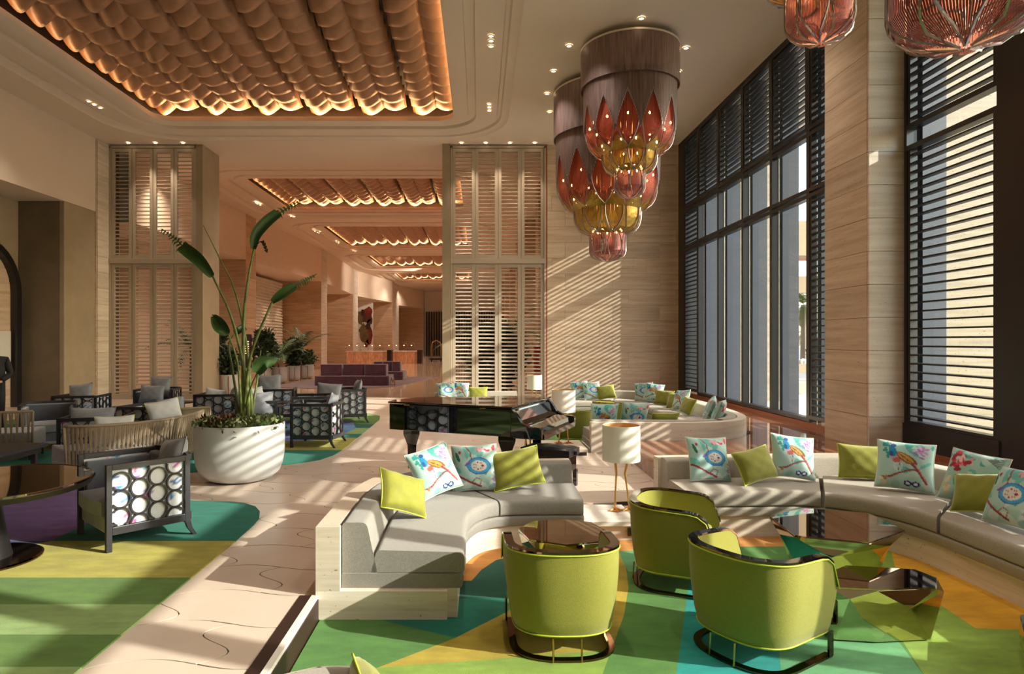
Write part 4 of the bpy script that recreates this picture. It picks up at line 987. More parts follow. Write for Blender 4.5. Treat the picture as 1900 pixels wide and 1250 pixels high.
fb = MB(); pr = [(LEN, .64), (LEN+.37, .64), (LEN+.37, .70), (LEN+.33, .72), (LEN+.3, .76), (LEN+.14, .80), (LEN+.08, .84), (LEN+.03, .95), (LEN, .95)]; n = len(pr)
fb.add([pw(u, .07, z) for u, z in pr]+[pw(u, 1.36, z) for u, z in pr], [tuple(range(n)), tuple(range(2*n-1, n-1, -1))]+[(i, n+i, n+(i+1) % n, (i+1) % n) for i in range(n)]); fb.build('fallboard', 'piano_black', pn)
def pleg(u, w):
    o = MB(); q = pw(u, w)
    for (s0, z0, s1, z1) in ((.10, .66, .10, .60), (.10, .60, .055, .46), (.055, .46, .045, .07), (.045, .07, .06, .05)):
        v = [(q[0]+a*s0, q[1]+b*s0, z0) for a, b in ((-1,-1),(1,-1),(1,1),(-1,1))]+[(q[0]+a*s1, q[1]+b*s1, z1) for a, b in ((-1,-1),(1,-1),(1,1),(-1,1))]
        o.add(v, [(0,1,2,3), (4,7,6,5)]+[(i, 4+i, 4+(i+1) % 4, (i+1) % 4) for i in range(4)])
    o.lathe([(.0, .05), (.022, .05), (.022, 0), (0, 0)], 10, q[0], q[1]); return o.build('leg', 'piano_black', pn)
pleg(.25, .22); pleg(LEN-.12, .17); pleg(LEN-.12, 1.26)
ly = MB()
for w in (.62, .80): ly.tube([pw(LEN-.05, w, .64), pw(LEN-.02, .71+(w-.71)*.5, .12)], .012, 6)
ly.box(-.12, .12, -.05, .05, .07, .12, Matrix.Translation((*pw(LEN-.02, .71), 0))); ly.build('pedal_lyre', 'brass', pn)
for u in (.3, LEN-.35):
    q = pw(u, -.006); box_obj('hinge', 'brass', q[0]-.035, q[0]+.035, q[1]-.008, q[1]-.001, .968, .978, pn)
bn = thing('piano_bench', 'black quilted leather piano bench', 'bench', (.86, 7.84, 0), R(-28))
sb = MB(); rows = []
for j in range(13):
    r = []
    for i in range(17):
        u = i/16; v = j/12; r.append(((u-.5)*.62, (v-.5)*.36, .46+.03*(math.sin(PI*u)*math.sin(PI*v))**.4+.008*abs(math.sin(u*PI*4)*math.sin(v*PI*3))))
    rows.append(r)
sb.rows(rows); sb.box(-.31, .31, -.18, .18, .38, .462); sb.build('seat', 'leather_black', bn, smooth=True, auto=40)
box_obj('apron', 'piano_black', -.28, .28, -.15, .15, .2, .379, bn)
for sx in (-1, 1):
    MB().lathe([(0, -.02), (.03, -.02), (.03, .02), (0, .02)], 14).build('knob', 'leather_black', bn).matrix_local = Matrix.Translation((sx*.33, 0, .42)) @ Matrix.Rotation(R(90), 4, 'Y')
    for sy in (-1, 1): box_obj('leg', 'piano_black', sx*.27-.025, sx*.27+.025, sy*.14-.025, sy*.14+.025, 0, .2, bn)

# ================================================================ BIG PLANTER AND BIRD-OF-PARADISE PLANT
PX, PY = -3.03, 8.2
pot = thing('round_planter', 'large white rounded planter bowl with the tall banana-leaved plant', 'planter', (PX, PY, 0))
MB().lathe([(0, 0), (.30, 0), (.40, .03), (.48, .10), (.52, .20), (.54, .32), (.545, .5), (.545, .705), (.54, .715), (.53, .715), (.525, .70), (.525, .6), (0, .6)], 56).build('bowl', 'white_planter', pot, smooth=True, auto=50)
MB().lathe([(.524, .64), (.3, .67), (0, .68)], 32).build('soil', 'soil_green', pot)
rnd = random.Random(5)
for nm, m, cnt_, sec in (('succulent_bed', 'succulent', 1300, None), ('red_foliage', 'red_leaf', 160, (2.6, 4.6)), ('trailing_leaves', 'leaf', 300, None)):
    b = MB()
    for i in range(cnt_):
        a = rnd.uniform(0, 2*PI) if sec is None else rnd.uniform(*sec); r = .53*math.sqrt(rnd.random()) if nm != 'trailing_leaves' else rnd.uniform(.4, .57); z = .70+rnd.random()*.10*(1-r)+(-.0 if r < .53 else -rnd.random()*.16)
        if nm == 'trailing_leaves' and r > .53 and rnd.random() < .7: continue
        p = Vector((r*math.cos(a)*(1.02 if r > .53 else .97), r*math.sin(a)*(1.02 if r > .53 else .97), z)); d = Vector((rnd.gauss(0, 1), rnd.gauss(0, 1), rnd.gauss(.9, .5))).normalized()*rnd.uniform(.03, .075)*(1.5 if sec else 1); w = d.cross(Vector((rnd.random(), rnd.random(), rnd.random()))).normalized()*d.length*.35
        b.add([p, p+d*.5+w, p+d, p+d*.5-w], [(0,1,2,3)])
    props(b.build(nm, m, pot), kind='stuff')
bp = thing('bird_of_paradise_plant', 'tall plant with long bare stalks and a few torn banana-like leaves in the white bowl', 'plant', (PX, PY, .68))
OFF = Vector((PX, PY, .68))
def stalk(px, r0, r1, dd=0, leaf=None, w=.10, tear=0, seed=0):
    w *= .82
    n0 = len(px); pts = [P(x, y, PY+dd*(k/(n0-1)))-OFF for k, (x, y) in enumerate(px)]; c = crs(pts, 26)
    MB().tube(c, [r0+(r1-r0)*(k/25)**.7 for k in range(26)], 8).build('stalk', 'stem', bp, smooth=True)
    if leaf:
        rn = random.Random(seed); lp = crs([pts[-1]]+[P(x, y, PY+dd*1.0+.05*i)-OFF for i, (x, y) in enumerate(leaf)], 22); b = MB(); L1 = []; L2 = []
        b.tube(lp, [.012*(1-k/23)+.003 for k in range(22)], 6)
        for k in range(22):
            t = k/21; tg = (lp[min(k+1, 21)]-lp[max(0, k-1)]).normalized(); s = tg.cross(Vector((0, 1, 0))).normalized(); up = s.cross(tg).normalized(); ww = w*math.sin(PI*min(1, .06+t*.94))**.55*(1.15-.5*t)
            L1.append((lp[k], lp[k]+s*ww*.55+Vector((0, -1, 0))*ww*.55, lp[k]+s*ww*.75+Vector((0, -1, 0))*ww*1.2))
            L2.append((lp[k], lp[k]-s*ww*.55+Vector((0, -1, 0))*ww*.4, lp[k]-s*ww*1.0+Vector((0, -1, 0))*ww*.9))
        for LL in (L1, L2):
            for k in range(21):
                a, c2 = LL[k], LL[k+1]
                if k/21 > 1-tear:       # torn ribbons
                    e = Vector((rn.uniform(-.03, .03), 0, -rn.uniform(.0, .05))); b.add([a[0], a[1], a[2]+e, c2[0].lerp(a[0], .45), c2[1].lerp(a[1], .5)], [(0,1,4,3), (1,2,4)])
                else: b.add([a[0], a[1], a[2], c2[0], c2[1], c2[2]], [(0,1,4,3), (1,2,5,4)])
        b.build('leaf', 'leaf', bp, smooth=False)
stalk([(462, 778), (456, 700), (430, 590), (395, 513)], .032, .013, -.1, [(372, 484), (345, 462), (322, 440), (298, 424)], .115, .45, 1)
stalk([(468, 778), (459, 650), (436, 540), (408, 480), (377, 418)], .028, .004, .25)
stalk([(452, 772), (452, 606), (459, 529), (471, 462)], .036, .013, .1, [(478, 436), (500, 410), (530, 388), (562, 370)], .105, .4, 2)
stalk([(454, 768), (463, 670), (479, 620), (505, 560)], .030, .012, -.2, [(525, 545), (548, 530), (568, 519), (588, 508)], .085, .5, 3)
stalk([(448, 770), (441, 676), (424, 620)], .022, .010, -.35, [(414, 608), (404, 596), (394, 583)], .12, .1, 4)
stalk([(456, 758), (464, 722), (477, 692)], .016, .008, -.45, [(490, 672), (505, 668), (520, 665)], .13, .15, 5)
stalk([(445, 775), (432, 690), (425, 640), (436, 618)], .024, .010, .2, [(445, 612), (452, 606), (458, 612)], .07, .1, 6)
stalk([(466, 776), (478, 700), (484, 650)], .026, .006, .3)
c = crs([P(471, 462, PY)-OFF, P(486, 448, PY)-OFF, P(497, 470, PY-.1)-OFF], 8); b = MB()
for k in range(7): b.add([c[k]+Vector((-.03, 0, 0)), c[k]+Vector((.03, -.03, .02)), c[k+1]+Vector((.03*(1-k/7), -.03, 0)), c[k+1]+Vector((-.03*(1-k/7), 0, 0))], [(0,1,2,3)])
b.build('folded_leaf', 'leaf_dark', bp)

# ================================================================ LATTICE ARMCHAIRS
SP = MB(); 
cvs = paint_small(64)
def ring_sheet(W, z0, z1, cols, f, r=None):
    """ring fretwork on a sheet; f(s, z) -> point and normal; s in [0, W]"""
    b = MB(); cw = W/cols; rr = r or cw*.5; vy = rr*2.0; n = 22; t = .0068
    for c in range(cols):
        k = 0; z = z0+(0 if c % 2 else vy*.5)
        while z < z1+rr*.6:
            for q in range(n):
                a0 = 2*PI*q/n; a1 = 2*PI*(q+1)/n; cs = (c+.5)*cw
                qs = [(cs+math.cos(a)*ra, z+math.sin(a)*ra) for a, ra in ((a0, rr-t), (a1, rr-t), (a1, rr+t), (a0, rr+t))]
                if all(z0-.002 <= p[1] <= z1+.002 and 0 <= p[0] <= W for p in qs):
                    F = [f(s, z_, .010) for s, z_ in qs]+[f(s, z_, -.008) for s, z_ in qs]
                    b.add(F, [(0,1,2,3), (7,6,5,4), (0,4,5,1), (2,6,7,3)])
            z += vy
    return b
def lattice_proto():
    t = thing('lattice_armchair', '', 'armchair'); w, d, H = .74, .68, .715
    hw, hd = w/2, d/2; ft = .045
    # sides
    for sx in (-1, 1):
        fx = sx*hw
        fr_ = MB(); fr_.box(fx-.022, fx+.022, hd-ft, hd, 0, H); fr_.box(fx-.022, fx+.022, -hd, -hd+ft, .12, H); fr_.box(fx-.022, fx+.022, -hd+ft, hd-ft, H-.045, H); fr_.box(fx-.022, fx+.022, -hd+ft, hd-ft, .135, .20)
        sf_ = fr_.build('side_frame', 'charcoal_wood', t, bevel=.003)
        f = lambda s, z, o: (fx+sx*o, hd-ft-s, z)
        ring_sheet(d-2*ft, .20, H-.045, 4, f).build('ring_fretwork', 'charcoal_wood', sf_)
        b = MB(); rows = [[(fx-sx*.016, hd-ft-(d-2*ft)*i/22, .2+(H-.245)*j/22) for i in range(23)] for j in range(23)]; b.rows(rows); me = b.mesh('printed_panel', 'print'); put_colors(me, 64, cvs, [(i/22, j/22*.98) for j in range(23) for i in range(23)], (1,1,1)); link('printed_panel', me, sf_)
    # bowed back
    bow = lambda x: -hd-.05*(1-(x/hw)**2)
    f = lambda s, z, o: (-hw+.03+s, bow(-hw+.03+s)-o, z)
    ring_sheet(w-.06, .20, H-.02, 4, f).build('ring_fretwork', 'charcoal_wood', t)
    for z0, z1 in ((H-.035, H+.01), (.135, .20)):
        rows = [[(x, bow(x)-.02, z0), (x, bow(x)+.022, z0), (x, bow(x)+.022, z1), (x, bow(x)-.02, z1)] for x in [-hw+w*i/12 for i in range(13)]]; MB().rows(rows, closed=True, cap=True).build('back_rail', 'charcoal_wood', t)
    b = MB(); b.rows([[(-hw+.03+(w-.06)*i/22, bow(-hw+.03+(w-.06)*i/22)+.014, .2+(H-.22)*j/22) for i in range(23)] for j in range(23)]); me = b.mesh('printed_panel', 'print'); put_colors(me, 64, cvs, [(i/22*.7+.25, 1-j/22) for j in range(23) for i in range(23)], (1,1,1)); link('printed_panel', me, t)
    for sx in (-1, 1):
        b = MB(); v = []
        for z, y, s in ((.14, -hd+.02, .022), (.07, -hd-.0, .020), (0, -hd-.045, .017)): v.append([(sx*hw-s, y-s, z), (sx*hw+s, y-s, z), (sx*hw+s, y+s, z), (sx*hw-s, y+s, z)])
        b.rows(v, closed=True, cap=True).build('leg', 'charcoal_wood', t)
        MB().box(sx*(hw-.05)-.03, sx*(hw-.05)+.03, -hd+.03, hd-.05, .2, H-.06).build('arm_pad', 'grey_velvet_dark', t, bevel=.012)
    MB().box(-hw+.03, hw-.03, -hd+.0, -hd+.09, .2, H-.03).build('back_pad', 'grey_velvet_dark', t, bevel=.02)
    MB().box(-hw+.03, hw-.03, -hd+.06, hd-.02, .13, .28).build('seat_deck', 'grey_velvet', t, bevel=.02)
    rows = []
    for j in range(13):
        rows.append([((u-.5)*(w-.13), -hd+.09+v*(d-.08+.03*math.sin(PI*u)), .40+.03*(math.sin(PI*min(1, max(0, u)))*math.sin(PI*v))**.5) for v in [j/12] for u in [i/12 for i in range(13)]])
    b = MB().rows(rows); lo = [[(x, y, .285) for x, y, z in r] for r in rows]; b.rows([rows[0], lo[0]]); b.rows([rows[-1], lo[-1]]); b.rows([[r[0] for r in rows], [r[0] for r in lo]]); b.rows([[r[-1] for r in rows], [r[-1] for r in lo]])
    b.build('seat_cushion', 'grey_velvet', t, smooth=True, auto=40, weld=True)
    return t
lp_ = lattice_proto(); first = True
LC = [(-3.10, 5.80, -133, 'dark lattice armchair with bird-print panels, nearest the camera on the left'),
      (-2.72, 10.88, 178, 'lattice armchair right of the big white planter, side towards the camera'),
      (-2.86, 13.9, 205, 'lattice armchair farthest right beside the lavender rug patch'),
      (-5.25, 8.9, 105, 'lattice armchair behind the rope-back sofa, left of its middle'),
      (-5.25, 10.3, 80, 'lattice armchair just behind the row of rope seats, centre left'),
      (-7.55, 12.3, 98, 'lattice armchair in the rear row at left under the pier'),
      (-6.9, 13.9, -80, 'lattice armchair with two pillows before the left louvred screen'),
      (-5.05, 12.6, 95, 'lattice armchair left of the plant stalks in the rear row'),
      (-4.35, 13.9, 100, 'lattice armchair seen between the plant stalks and the farther ones'),
      (-3.15, 12.2, 190, 'lattice armchair partly hidden behind the one right of the planter'),
      (-7.05, 10.6, -60, 'curved-back lattice armchair behind the left rope chair'),
      (-3.9, 11.3, 20, 'lattice armchair directly behind the big white planter')]
for x, y, fa, lb in LC:
    o = lp_ if first else copy_tree(lp_); first = False
    o.location = (x, y, .0125); o.rotation_euler = (0, 0, R(fa-90)); o['label'] = lb; o['group'] = 'lattice armchairs of the left lounge'
pillow('grey', -2.86, 6.02, .45, 222, 'grey pillow on the nearest lattice armchair', 16, 10)
pillow('greysq', -2.5, 10.95, .45, 172, 'grey pillow on the lattice armchair right of the planter', 16, 12, s=.85)
pillow('greysq', -2.66, 14.1, .45, 200, 'dark grey square pillow on the farthest right lattice armchair', 14, 4)
pillow('grey', -3.1, 13.35, .5, -90, 'light grey pillow left of the farthest right square pillow', 14, -4)
pillow('grey', -5.3, 8.85, .45, -80, 'grey pillow on the lattice armchair behind the rope sofa', 16, 0, s=1.1)
pillow('greysq', -7.7, 12.5, .45, -90, 'grey pillow at the left arm of the rear left lattice armchair', 16, 8)
pillow('greysq', -6.95, 14.1, .52, -90, 'upright grey pillow before the left louvred screen', 14, 0, s=1.0)
pillow('grey', -6.85, 13.55, .47, -90, 'wide grey pillow in front of the upright one by the left screen', 18, 0)
pillow('greysq', -4.85, 12.75, .47, 200, 'grey pillow on the lattice armchair left of the plant stalks', 16, 10, s=.8)
pillow('greysq', -4.5, 13.85, .5, -80, 'grey square pillow right of the plant stalks', 14, 3, s=1.15)
pillow('pale', -4.02, 11.5, .46, -30, 'pale grey pillow right behind the plant stalks', 16, 2, s=1.15)
pillow('grey', -3.8, 10.98, .46, -60, 'wide grey pillow low behind the planter at right', 20, 0, s=1.2)
pillow('pale', -5.22, 12.75, .46, -70, 'small pale pillow left of the plant stalks in the rear row', 16, -12, s=.8)

pillow_mesh('paleL', .46, .40, .16, 'white_fabric', sag=.08, seed=7); PIL['paleL'] = (PIL['paleL'][0], MB().tube([Vector(v.co) for v in list(PIL['paleL'][1].vertices)[::5]], .008, 5, closed=True).mesh('piping', 'piping_lime', True), .4)
# ================================================================ ROPE-BACK SEATING
def rope_seat(label, top, zt, zb, nr, inward, nm='rope_sofa'):
    c = crs([(*p, 0) for p in top], 40); mid = sum((p for p in c), Vector((0,0,0)))/len(c); t = thing(nm, label, 'sofa', (mid.x, mid.y, .0125))
    T = [Vector((p.x-mid.x, p.y-mid.y, zt)) for p in c]; iw = Vector((*inward, 0)).normalized()
    Bm = [Vector((p.x*.93, p.y*.93, zb))+iw*.14 for p in T]
    MB().tube(T, .018, 8).build('top_rail', 'rope', t, smooth=True); MB().tube(Bm, .018, 8).build('bottom_rail', 'rope_dark', t, smooth=True)
    MB().tube([T[0], Bm[0]], .016, 8).build('end_post', 'rope', t, smooth=True); MB().tube([T[-1], Bm[-1]], .016, 8).build('end_post', 'rope', t, smooth=True)
    b = MB(); Tn = crs(T, nr); Bn = crs(Bm, nr); n_ = len(Tn)
    for k in range(n_-1):
        j = min(n_-1, max(0, k+(1 if k % 2 else -1))); w = (Tn[k+1]-Tn[k]).normalized()*.0125; o = Vector((0, 0, 0)); dn = Vector((-w.y, w.x, 0)).normalized()*.006*(1 if k % 2 else -1)
        b.add([Tn[k]-w+dn, Tn[k]+w+dn, Bn[j]+w+dn, Bn[j]-w+dn, Tn[k]-w-dn*.3, Tn[k]+w-dn*.3, Bn[j]+w-dn*.3, Bn[j]-w-dn*.3], [(0,1,2,3), (7,6,5,4), (0,3,7,4), (1,5,6,2)])
    props(b.build('rope_weave', 'rope', t), kind='stuff')
    F = [p+iw*.62 for p in Bm]; rows = []
    for zz in (zb+.02, zb+.24): rows.append((zz,))
    s_ = MB(); s_.rows([[(p.x, p.y, z) for p, z in ((Bm[k]+iw*.04, .16), (Bm[k]+iw*.04, .40), (Bm[k]+iw*.6, .42), (Bm[k]+iw*.62, .18))] for k in range(0, 40, 3)], closed=True, cap=True); s_.build('seat_cushion', 'grey_velvet', t, bevel=.02)
    for k in (1, 38):
        for off in (.02, .55): q = Bm[k]+iw*off; MB().tube([(q.x, q.y, .17), (q.x, q.y, 0)], .018, 8).build('leg', 'charcoal_wood', t)
    return t
rope_seat('curved rope-back sofa running left of the big planter', [(-4.93, 7.68), (-4.62, 7.72), (-4.3, 7.95), (-4.05, 8.4), (-3.98, 8.95), (-4.05, 9.5)], .72, .14, 92, (-.75, .66))
rope_seat('rope-back chair cut by the left edge of the photo', [(-7.9, 9.0), (-7.4, 9.05), (-6.75, 9.2), (-6.45, 9.35)], .72, .14, 44, (-.3, .95), 'rope_chair')
rope_seat('low rope-back seat behind the curved rope sofa', [(-5.0, 9.78), (-4.6, 9.86), (-4.2, 10.1)], .70, .14, 44, (-.2, 1), 'rope_chair')
pillow('paleL', -4.62, 8.2, .42, -60, 'white pillow with lime piping lying over the rope sofa at left', 20, 0, s=1.0)
pillow('paleL', -4.42, 9.1, .50, -50, 'white pillow with lime piping at the far end of the rope sofa', 18, 10, s=1.0)
pillow('greysq', -4.75, 9.98, .45, -80, 'grey pillow above the low rope-back seat', 18, 10, s=.9)
# tables of the left lounge
tb = thing('round_table', 'dark round table with bronze top and cone foot at the left edge', 'table', (-3.93, 5.13, .0125))
MB().lathe([(0, .60), (.74, .60), (.755, .605), (.755, .62), (.74, .622), (.74, .617), (0, .617)], 64).build('table_top', 'dark_mirror', tb, smooth=True, auto=40)
MB().lathe([(.725, .56), (.74, .56), (.76, .605), (.765, .605)], 64).build('top_rim', 'charcoal_wood', tb, smooth=True)
MB().lathe([(.19, .02), (.155, .2), (.12, .42), (.13, .50), (.2, .55), (.2, .60), (0, .6)], 40).build('cone_foot', 'leather_black', tb, smooth=True, auto=50)
MB().lathe([(0, 0), (.40, 0), (.40, .012), (.385, .02), (0, .02)], 56).build('base_disc', 'copper_trim' if 0 else 'bronze_mirror', tb)
dt = thing('side_table', 'black square-topped table holding a lime box at the left', 'table', (-5.35, 6.9, .0125))
box_obj('table_top', 'charcoal_wood', -.55, .5, -.38, .38, .55, .59, dt, bevel=.005); box_obj('shelf', 'charcoal_wood', -.5, .35, -.33, .33, .46, .49, dt); box_obj('apron', 'leather_black', -.05, .45, -.3, .34, .49, .55, dt)
for sx in (-.45, .4):
    for sy in (-.3, .3): box_obj('leg', 'charcoal_wood', sx-.025, sx+.025, sy-.025, sy+.025, 0, .55, dt)
lb_ = props(box_obj('box', 'lime_fabric', -5.8, -5.4, 6.75, 7.05, .605, .70, None, bevel=.004), 'lime green box on the black table at the left edge', 'box')
for k, (x, y, r_, lb) in enumerate(((-6.0, 12.9, .3, 'thin dark round side table before the left screen'), (-3.95, 12.12, .30, 'low round side table among the lattice chairs behind the planter'), (-4.0, 12.9, .3, 'small round side table in the rear row of lattice chairs'))):
    t = thing('side_table', lb, 'table', (x, y, .0125)); MB().lathe([(0, .50), (r_, .50), (r_, .52), (0, .52)], 36).build('table_top', 'charcoal_wood', t); MB().lathe([(0, 0), (.17, 0), (.17, .012), (.02, .02), (.02, .5), (0, .5)], 20).build('pedestal', 'charcoal_wood', t)

# ================================================================ CHANDELIERS
def strands(b, prof, n, z_lo, a_sh=0, wk=.62, z_hi=None, tw=0):
    """vertical chains: prof(z)->radius; z_lo(theta) lower end of each chain, z_hi(theta) upper end"""
    for i in range(n):
        th = 2*PI*(i+.5)/n+a_sh; za = z_hi(th) if callable(z_hi) else z_hi; zb = z_lo(th) if callable(z_lo) else z_lo
        if za-zb < .01: continue
        k = max(1, int((za-zb)/.10)); k = min(k, 12); hw = None; vs = []
        for j in range(k+1):
            z = za+(zb-za)*j/k; r = prof(z); w = PI*prof(za if False else z)/n*wk*1.0; w = max(w, .002)
            c, s = math.cos(th), math.sin(th); vs += [(r*c-w*s*-1*-1, r*s+w*c*-1*-1*-1*-1, z), (r*c+w*s, r*s-w*c, z)]
        vs2 = []
        for j in range(k+1):
            z = za+(zb-za)*j/k; r = prof(z); w = max(.0018, PI*r/n*wk); c, s = math.cos(th), math.sin(th); vs2 += [(r*c-w*s, r*s+w*c, z), (r*c+w*s, r*s-w*c, z)]
        b.add(vs2, [(2*j, 2*j+1, 2*j+3, 2*j+2) for j in range(k)])
def tri(th, N, ph=0):           # 0 at petal centre .. 1 midway
    x = ((th*N/(2*PI))+ph) % 1; return abs(x-.5)*2
def chand(label, x, y, S, N=12, zt=7.5, top=True, det=1.0):
    """S: dict of radii and heights"""
    t = thing('chain_chandelier', label, 'chandelier', (x, y, 0)); R1 = S['r1']; R2 = S['r2']; R3 = S['r3']; zb, z1, z1b, z2, z2b, z3, z3b = S['z']
    n1 = int(300*det)
    def smooth(r0, r1, za, zc):
        return lambda z: r0 if z >= za else r1+(r0-r1)*math.sqrt(max(0, 1-((za-z)/(za-zc))**2)) if z > zc else r1
    MB().lathe([(R1+.03, zt+.02), (R1+.03, zt-.015), (R1-.05, zt-.015), (R1-.05, zt+.02), (R1+.03, zt+.02)], 64).build('top_ring', 'lamp_trim', t, smooth=True, auto=40)
    MB().lathe([(0, CZ), (R1*.6, CZ), (R1*.6, zt+.02), (R1-.02, zt+.02), (R1-.02, zt-.01), (0, zt-.01)], 48).build('ceiling_plate', 'lamp_trim', t)
    b = MB(); strands(b, lambda z: R1+.02, int(n1*1.3), zb, z_hi=zt, wk=.97); b.build('upper_band', 'chain_mauve', t)
    MB().lathe([(R1+.024, zb), (R1+.024, zb-.018), (R1+.01, zb-.018)], 64).build('band_edge', 'chain_mauve', t)
    p1 = smooth(R1-.03, R2*1.02, z1, z1b)
    # outer veil: long petals with pointed lower ends; apexes of the openings between them
    ap = zb-(zb-z1)*.42; lo = z1b+(z1-z1b)*.45
    b = MB(); strands(b, p1, n1, lambda th: lo+(ap-lo)*(1-tri(th, N))**.75, z_hi=zb+.12, wk=.93); b.build('veil_petals', 'chain_mauve', t)
    b = MB(); strands(b, lambda z: p1(z)+.006, n1, lambda th: lo+(ap-lo)*(1-tri(th, N))**.75-.0, z_hi=lambda th: lo+(ap-lo)*(1-tri(th, N))**.75+.05, wk=.9); b.build('petal_edge', 'chain_grey', t)
    q1 = lambda z: p1(z)-.055
    b = MB(); strands(b, q1, n1, lambda th: z1b+(lo-z1b)*(.15+.85*tri(th, N)), z_hi=zb, wk=.8); b.build('inner_petals', 'chain_coral', t)
    g1 = lambda z: p1(z)-.09
    b = MB(); strands(b, lambda z: max(R2, g1(z)), int(n1*.8), z1b+.0, z_hi=lambda th: lo-.05+(.25*(z1-z1b))*tri(th, N), wk=.8); b.build('lower_petals', 'chain_gold', t)
    # lens outlines along the lower petals
    N2 = 10
    p2 = smooth(R2, R3*1.05, z2, z2b); hi2 = z1b+(z1-z1b)*.55
    b = MB(); strands(b, p2, int(n1*.75), z2b, z_hi=lambda th: hi2-(hi2-z2)*.55*tri(th, N2)**2, wk=.75); b.build('gold_petals', 'chain_gold', t)
    def outline(prof, Nn, za, zm, zc, rr=.012, m='chain_grey', off=.012, frac=.42):
        o = MB()
        for k in range(Nn):
            for sg in (-1, 1):
                pts = []
                for j in range(13):
                    z = za+(zc-za)*j/12; u = (z-za)/(zc-za); wd = math.sin(PI*min(1, u))**.55; th = 2*PI*(k+.5)/Nn+sg*wd*frac*2*PI/Nn; r = prof(z)+off; pts.append((r*math.cos(th), r*math.sin(th), z))
                o.tube(pts, rr, 4)
        return o.build('petal_outline', m, t)
    outline(p2, N2, hi2, z2, z2b, .014); outline(q1, N, ap, lo, z1b+.03, .009, 'chain_grey', .03, .45)
    p3 = smooth(R3, .03, z3, z3b)
    b = MB(); strands(b, p3, int(150*det), lambda th: z3b+.03*tri(th, 7), z_hi=z2b+.14, wk=.7); b.build('pendant', 'chain_plum', t)
    outline(p3, 7, z2b+.1, z3, z3b, .010, 'chain_grey', .006, .46)
    # bulbs
    bb = MB()
    def bulb(r, th, z): bb.lathe([(0, z+.035), (.014, z+.02), (.022, z), (.014, z-.02), (0, z-.03)], 8, r*math.cos(th), r*math.sin(th))
    for k in range(N): bulb((R1-.03)*.86, 2*PI*(k+.5)/N+.0, (ap+lo)/2)
    for k in range(N): bulb(R2*1.02, 2*PI*k/N, lo-.02)
    for k in range(9): bulb(R3*.8, 2*PI*k/9, z2b+.1)
    bb.build('bulbs', 'bulb', t); rod = MB()
    for k in range(6): a = 2*PI*k/6; rod.tube([(R3*.6*math.cos(a), R3*.6*math.sin(a), zt), (R3*.6*math.cos(a), R3*.6*math.sin(a), z2b)], .008, 5)
    rod.build('hanging_rods', 'brass', t)
    for z, pwr, rad in (((ap+lo)/2, 34, .25), ((z2+hi2)/2, 12, .15), (z2b+.03, 7, .1)):
        l = bpy.data.lights.new('chandelier_light', 'POINT'); l.energy = pwr*LK*S.get('k', 1); l.color = (1, .62, .33); l.shadow_soft_size = rad; lo_ = bpy.data.objects.new('chandelier_light', l); COL.objects.link(lo_); lo_.location = (x, y, z)
    return t
SA = dict(r1=.94, r2=.53, r3=.30, z=(6.76, 5.9, 5.42, 5.4, 5.07, 4.8, 4.58))
SB = dict(r1=1.23, r2=.77, r3=.42, z=(6.47, 5.45, 4.76, 4.7, 4.22, 3.85, 3.60), k=1.4)
chand('nearer chain chandelier of the pair in the middle, mauve over coral and gold', 2.99, 12.86, SA)
chand('larger chain chandelier behind and left, hanging lowest of the middle pair', 3.0, 15.12, SB)
chand('coral chain chandelier cut by the top edge left of the column', 3.25, 6.16, SA, det=1.0)
chand('coral chain chandelier in the upper right corner of the photo', 3.07, 4.08, dict(SB, r1=1.15), det=1.0)

# ================================================================ DOWNLIGHTS
dlm = MB().lathe([(.0, -.004), (.045, -.004)], 16).mesh('lens', 'downlight'); trm = MB().lathe([(.045, -.012), (.065, -.012), (.07, 0)], 20).mesh('trim_ring', 'lamp_trim')
DL = [(204, 273), (254, 273), (303, 273), (353, 273), (857, 272), (901, 272), (945, 272), (990, 272), (1056, 83), (1027, 130), (1015, 172), (1020, 206), (1190, 32), (1273, 87), (1259, 131), (911, 68), (911, 77), (911, 87), (908, 194), (908, 200), (908, 206), (165, 189), (175, 195), (186, 201), (475, 375), (478, 377), (483, 379), (540, 400), (545, 402), (584, 428), (589, 430), (592, 431), (624, 448), (628, 450), (655, 464), (659, 466)]
for k, (px, py) in enumerate(DL):
    o4 = ('leftmost', 'second', 'third', 'rightmost')[k % 4]
    if k < 4: row = 'in the row above the left screen'; lb = 'recessed downlight above the left screen, %s of its row of four' % o4
    elif k < 8: row = 'in the row above the right screen'; lb = 'recessed downlight above the right screen, %s of its row of four' % o4
    elif k < 15: row = 'around the middle chandeliers'; lb = 'ceiling downlight around the middle chandeliers, '+('upper one to the left of the nearer chandelier', 'second down to the left of the chandeliers', 'third down to the left of the chandeliers', 'lowest one to the left of the chandeliers', 'the topmost one above the nearer chandelier', 'the one just right of the nearer chandelier rim', 'lower one right of the nearer chandelier')[k-8]
    elif k < 24: row = 'in threes on the tray surround'; lb = '%s downlight of the three in a line %s' % (('top', 'middle', 'bottom')[k % 3], ('on the tray surround near the top edge', 'on the tray surround above the right screen', 'on the left side of the tray surround')[(k-15)//3])
    else: row = 'in the hall ceiling along its left side'; i_ = k-24; lb = 'tiny downlight in the hall ceiling, number %s counted from the pillar into the distance' % ('one', 'two', 'three', 'four', 'five', 'six', 'seven', 'eight', 'nine', 'ten', 'eleven', 'twelve')[i_]
    z = 7.64 if k < 15 or k >= 24 else 7.65
    x, y = ((px-889)*(z-CH)/(632-py), (z-CH)*1200/(632-py))
    t = thing('downlight', lb, 'downlight', (x, min(y, 19.2) if k < 8 else y, z-.02 if k < 15 or k > 23 else 7.665), 0, 'downlights '+row); link('lens', dlm, t); link('trim_ring', trm, t)

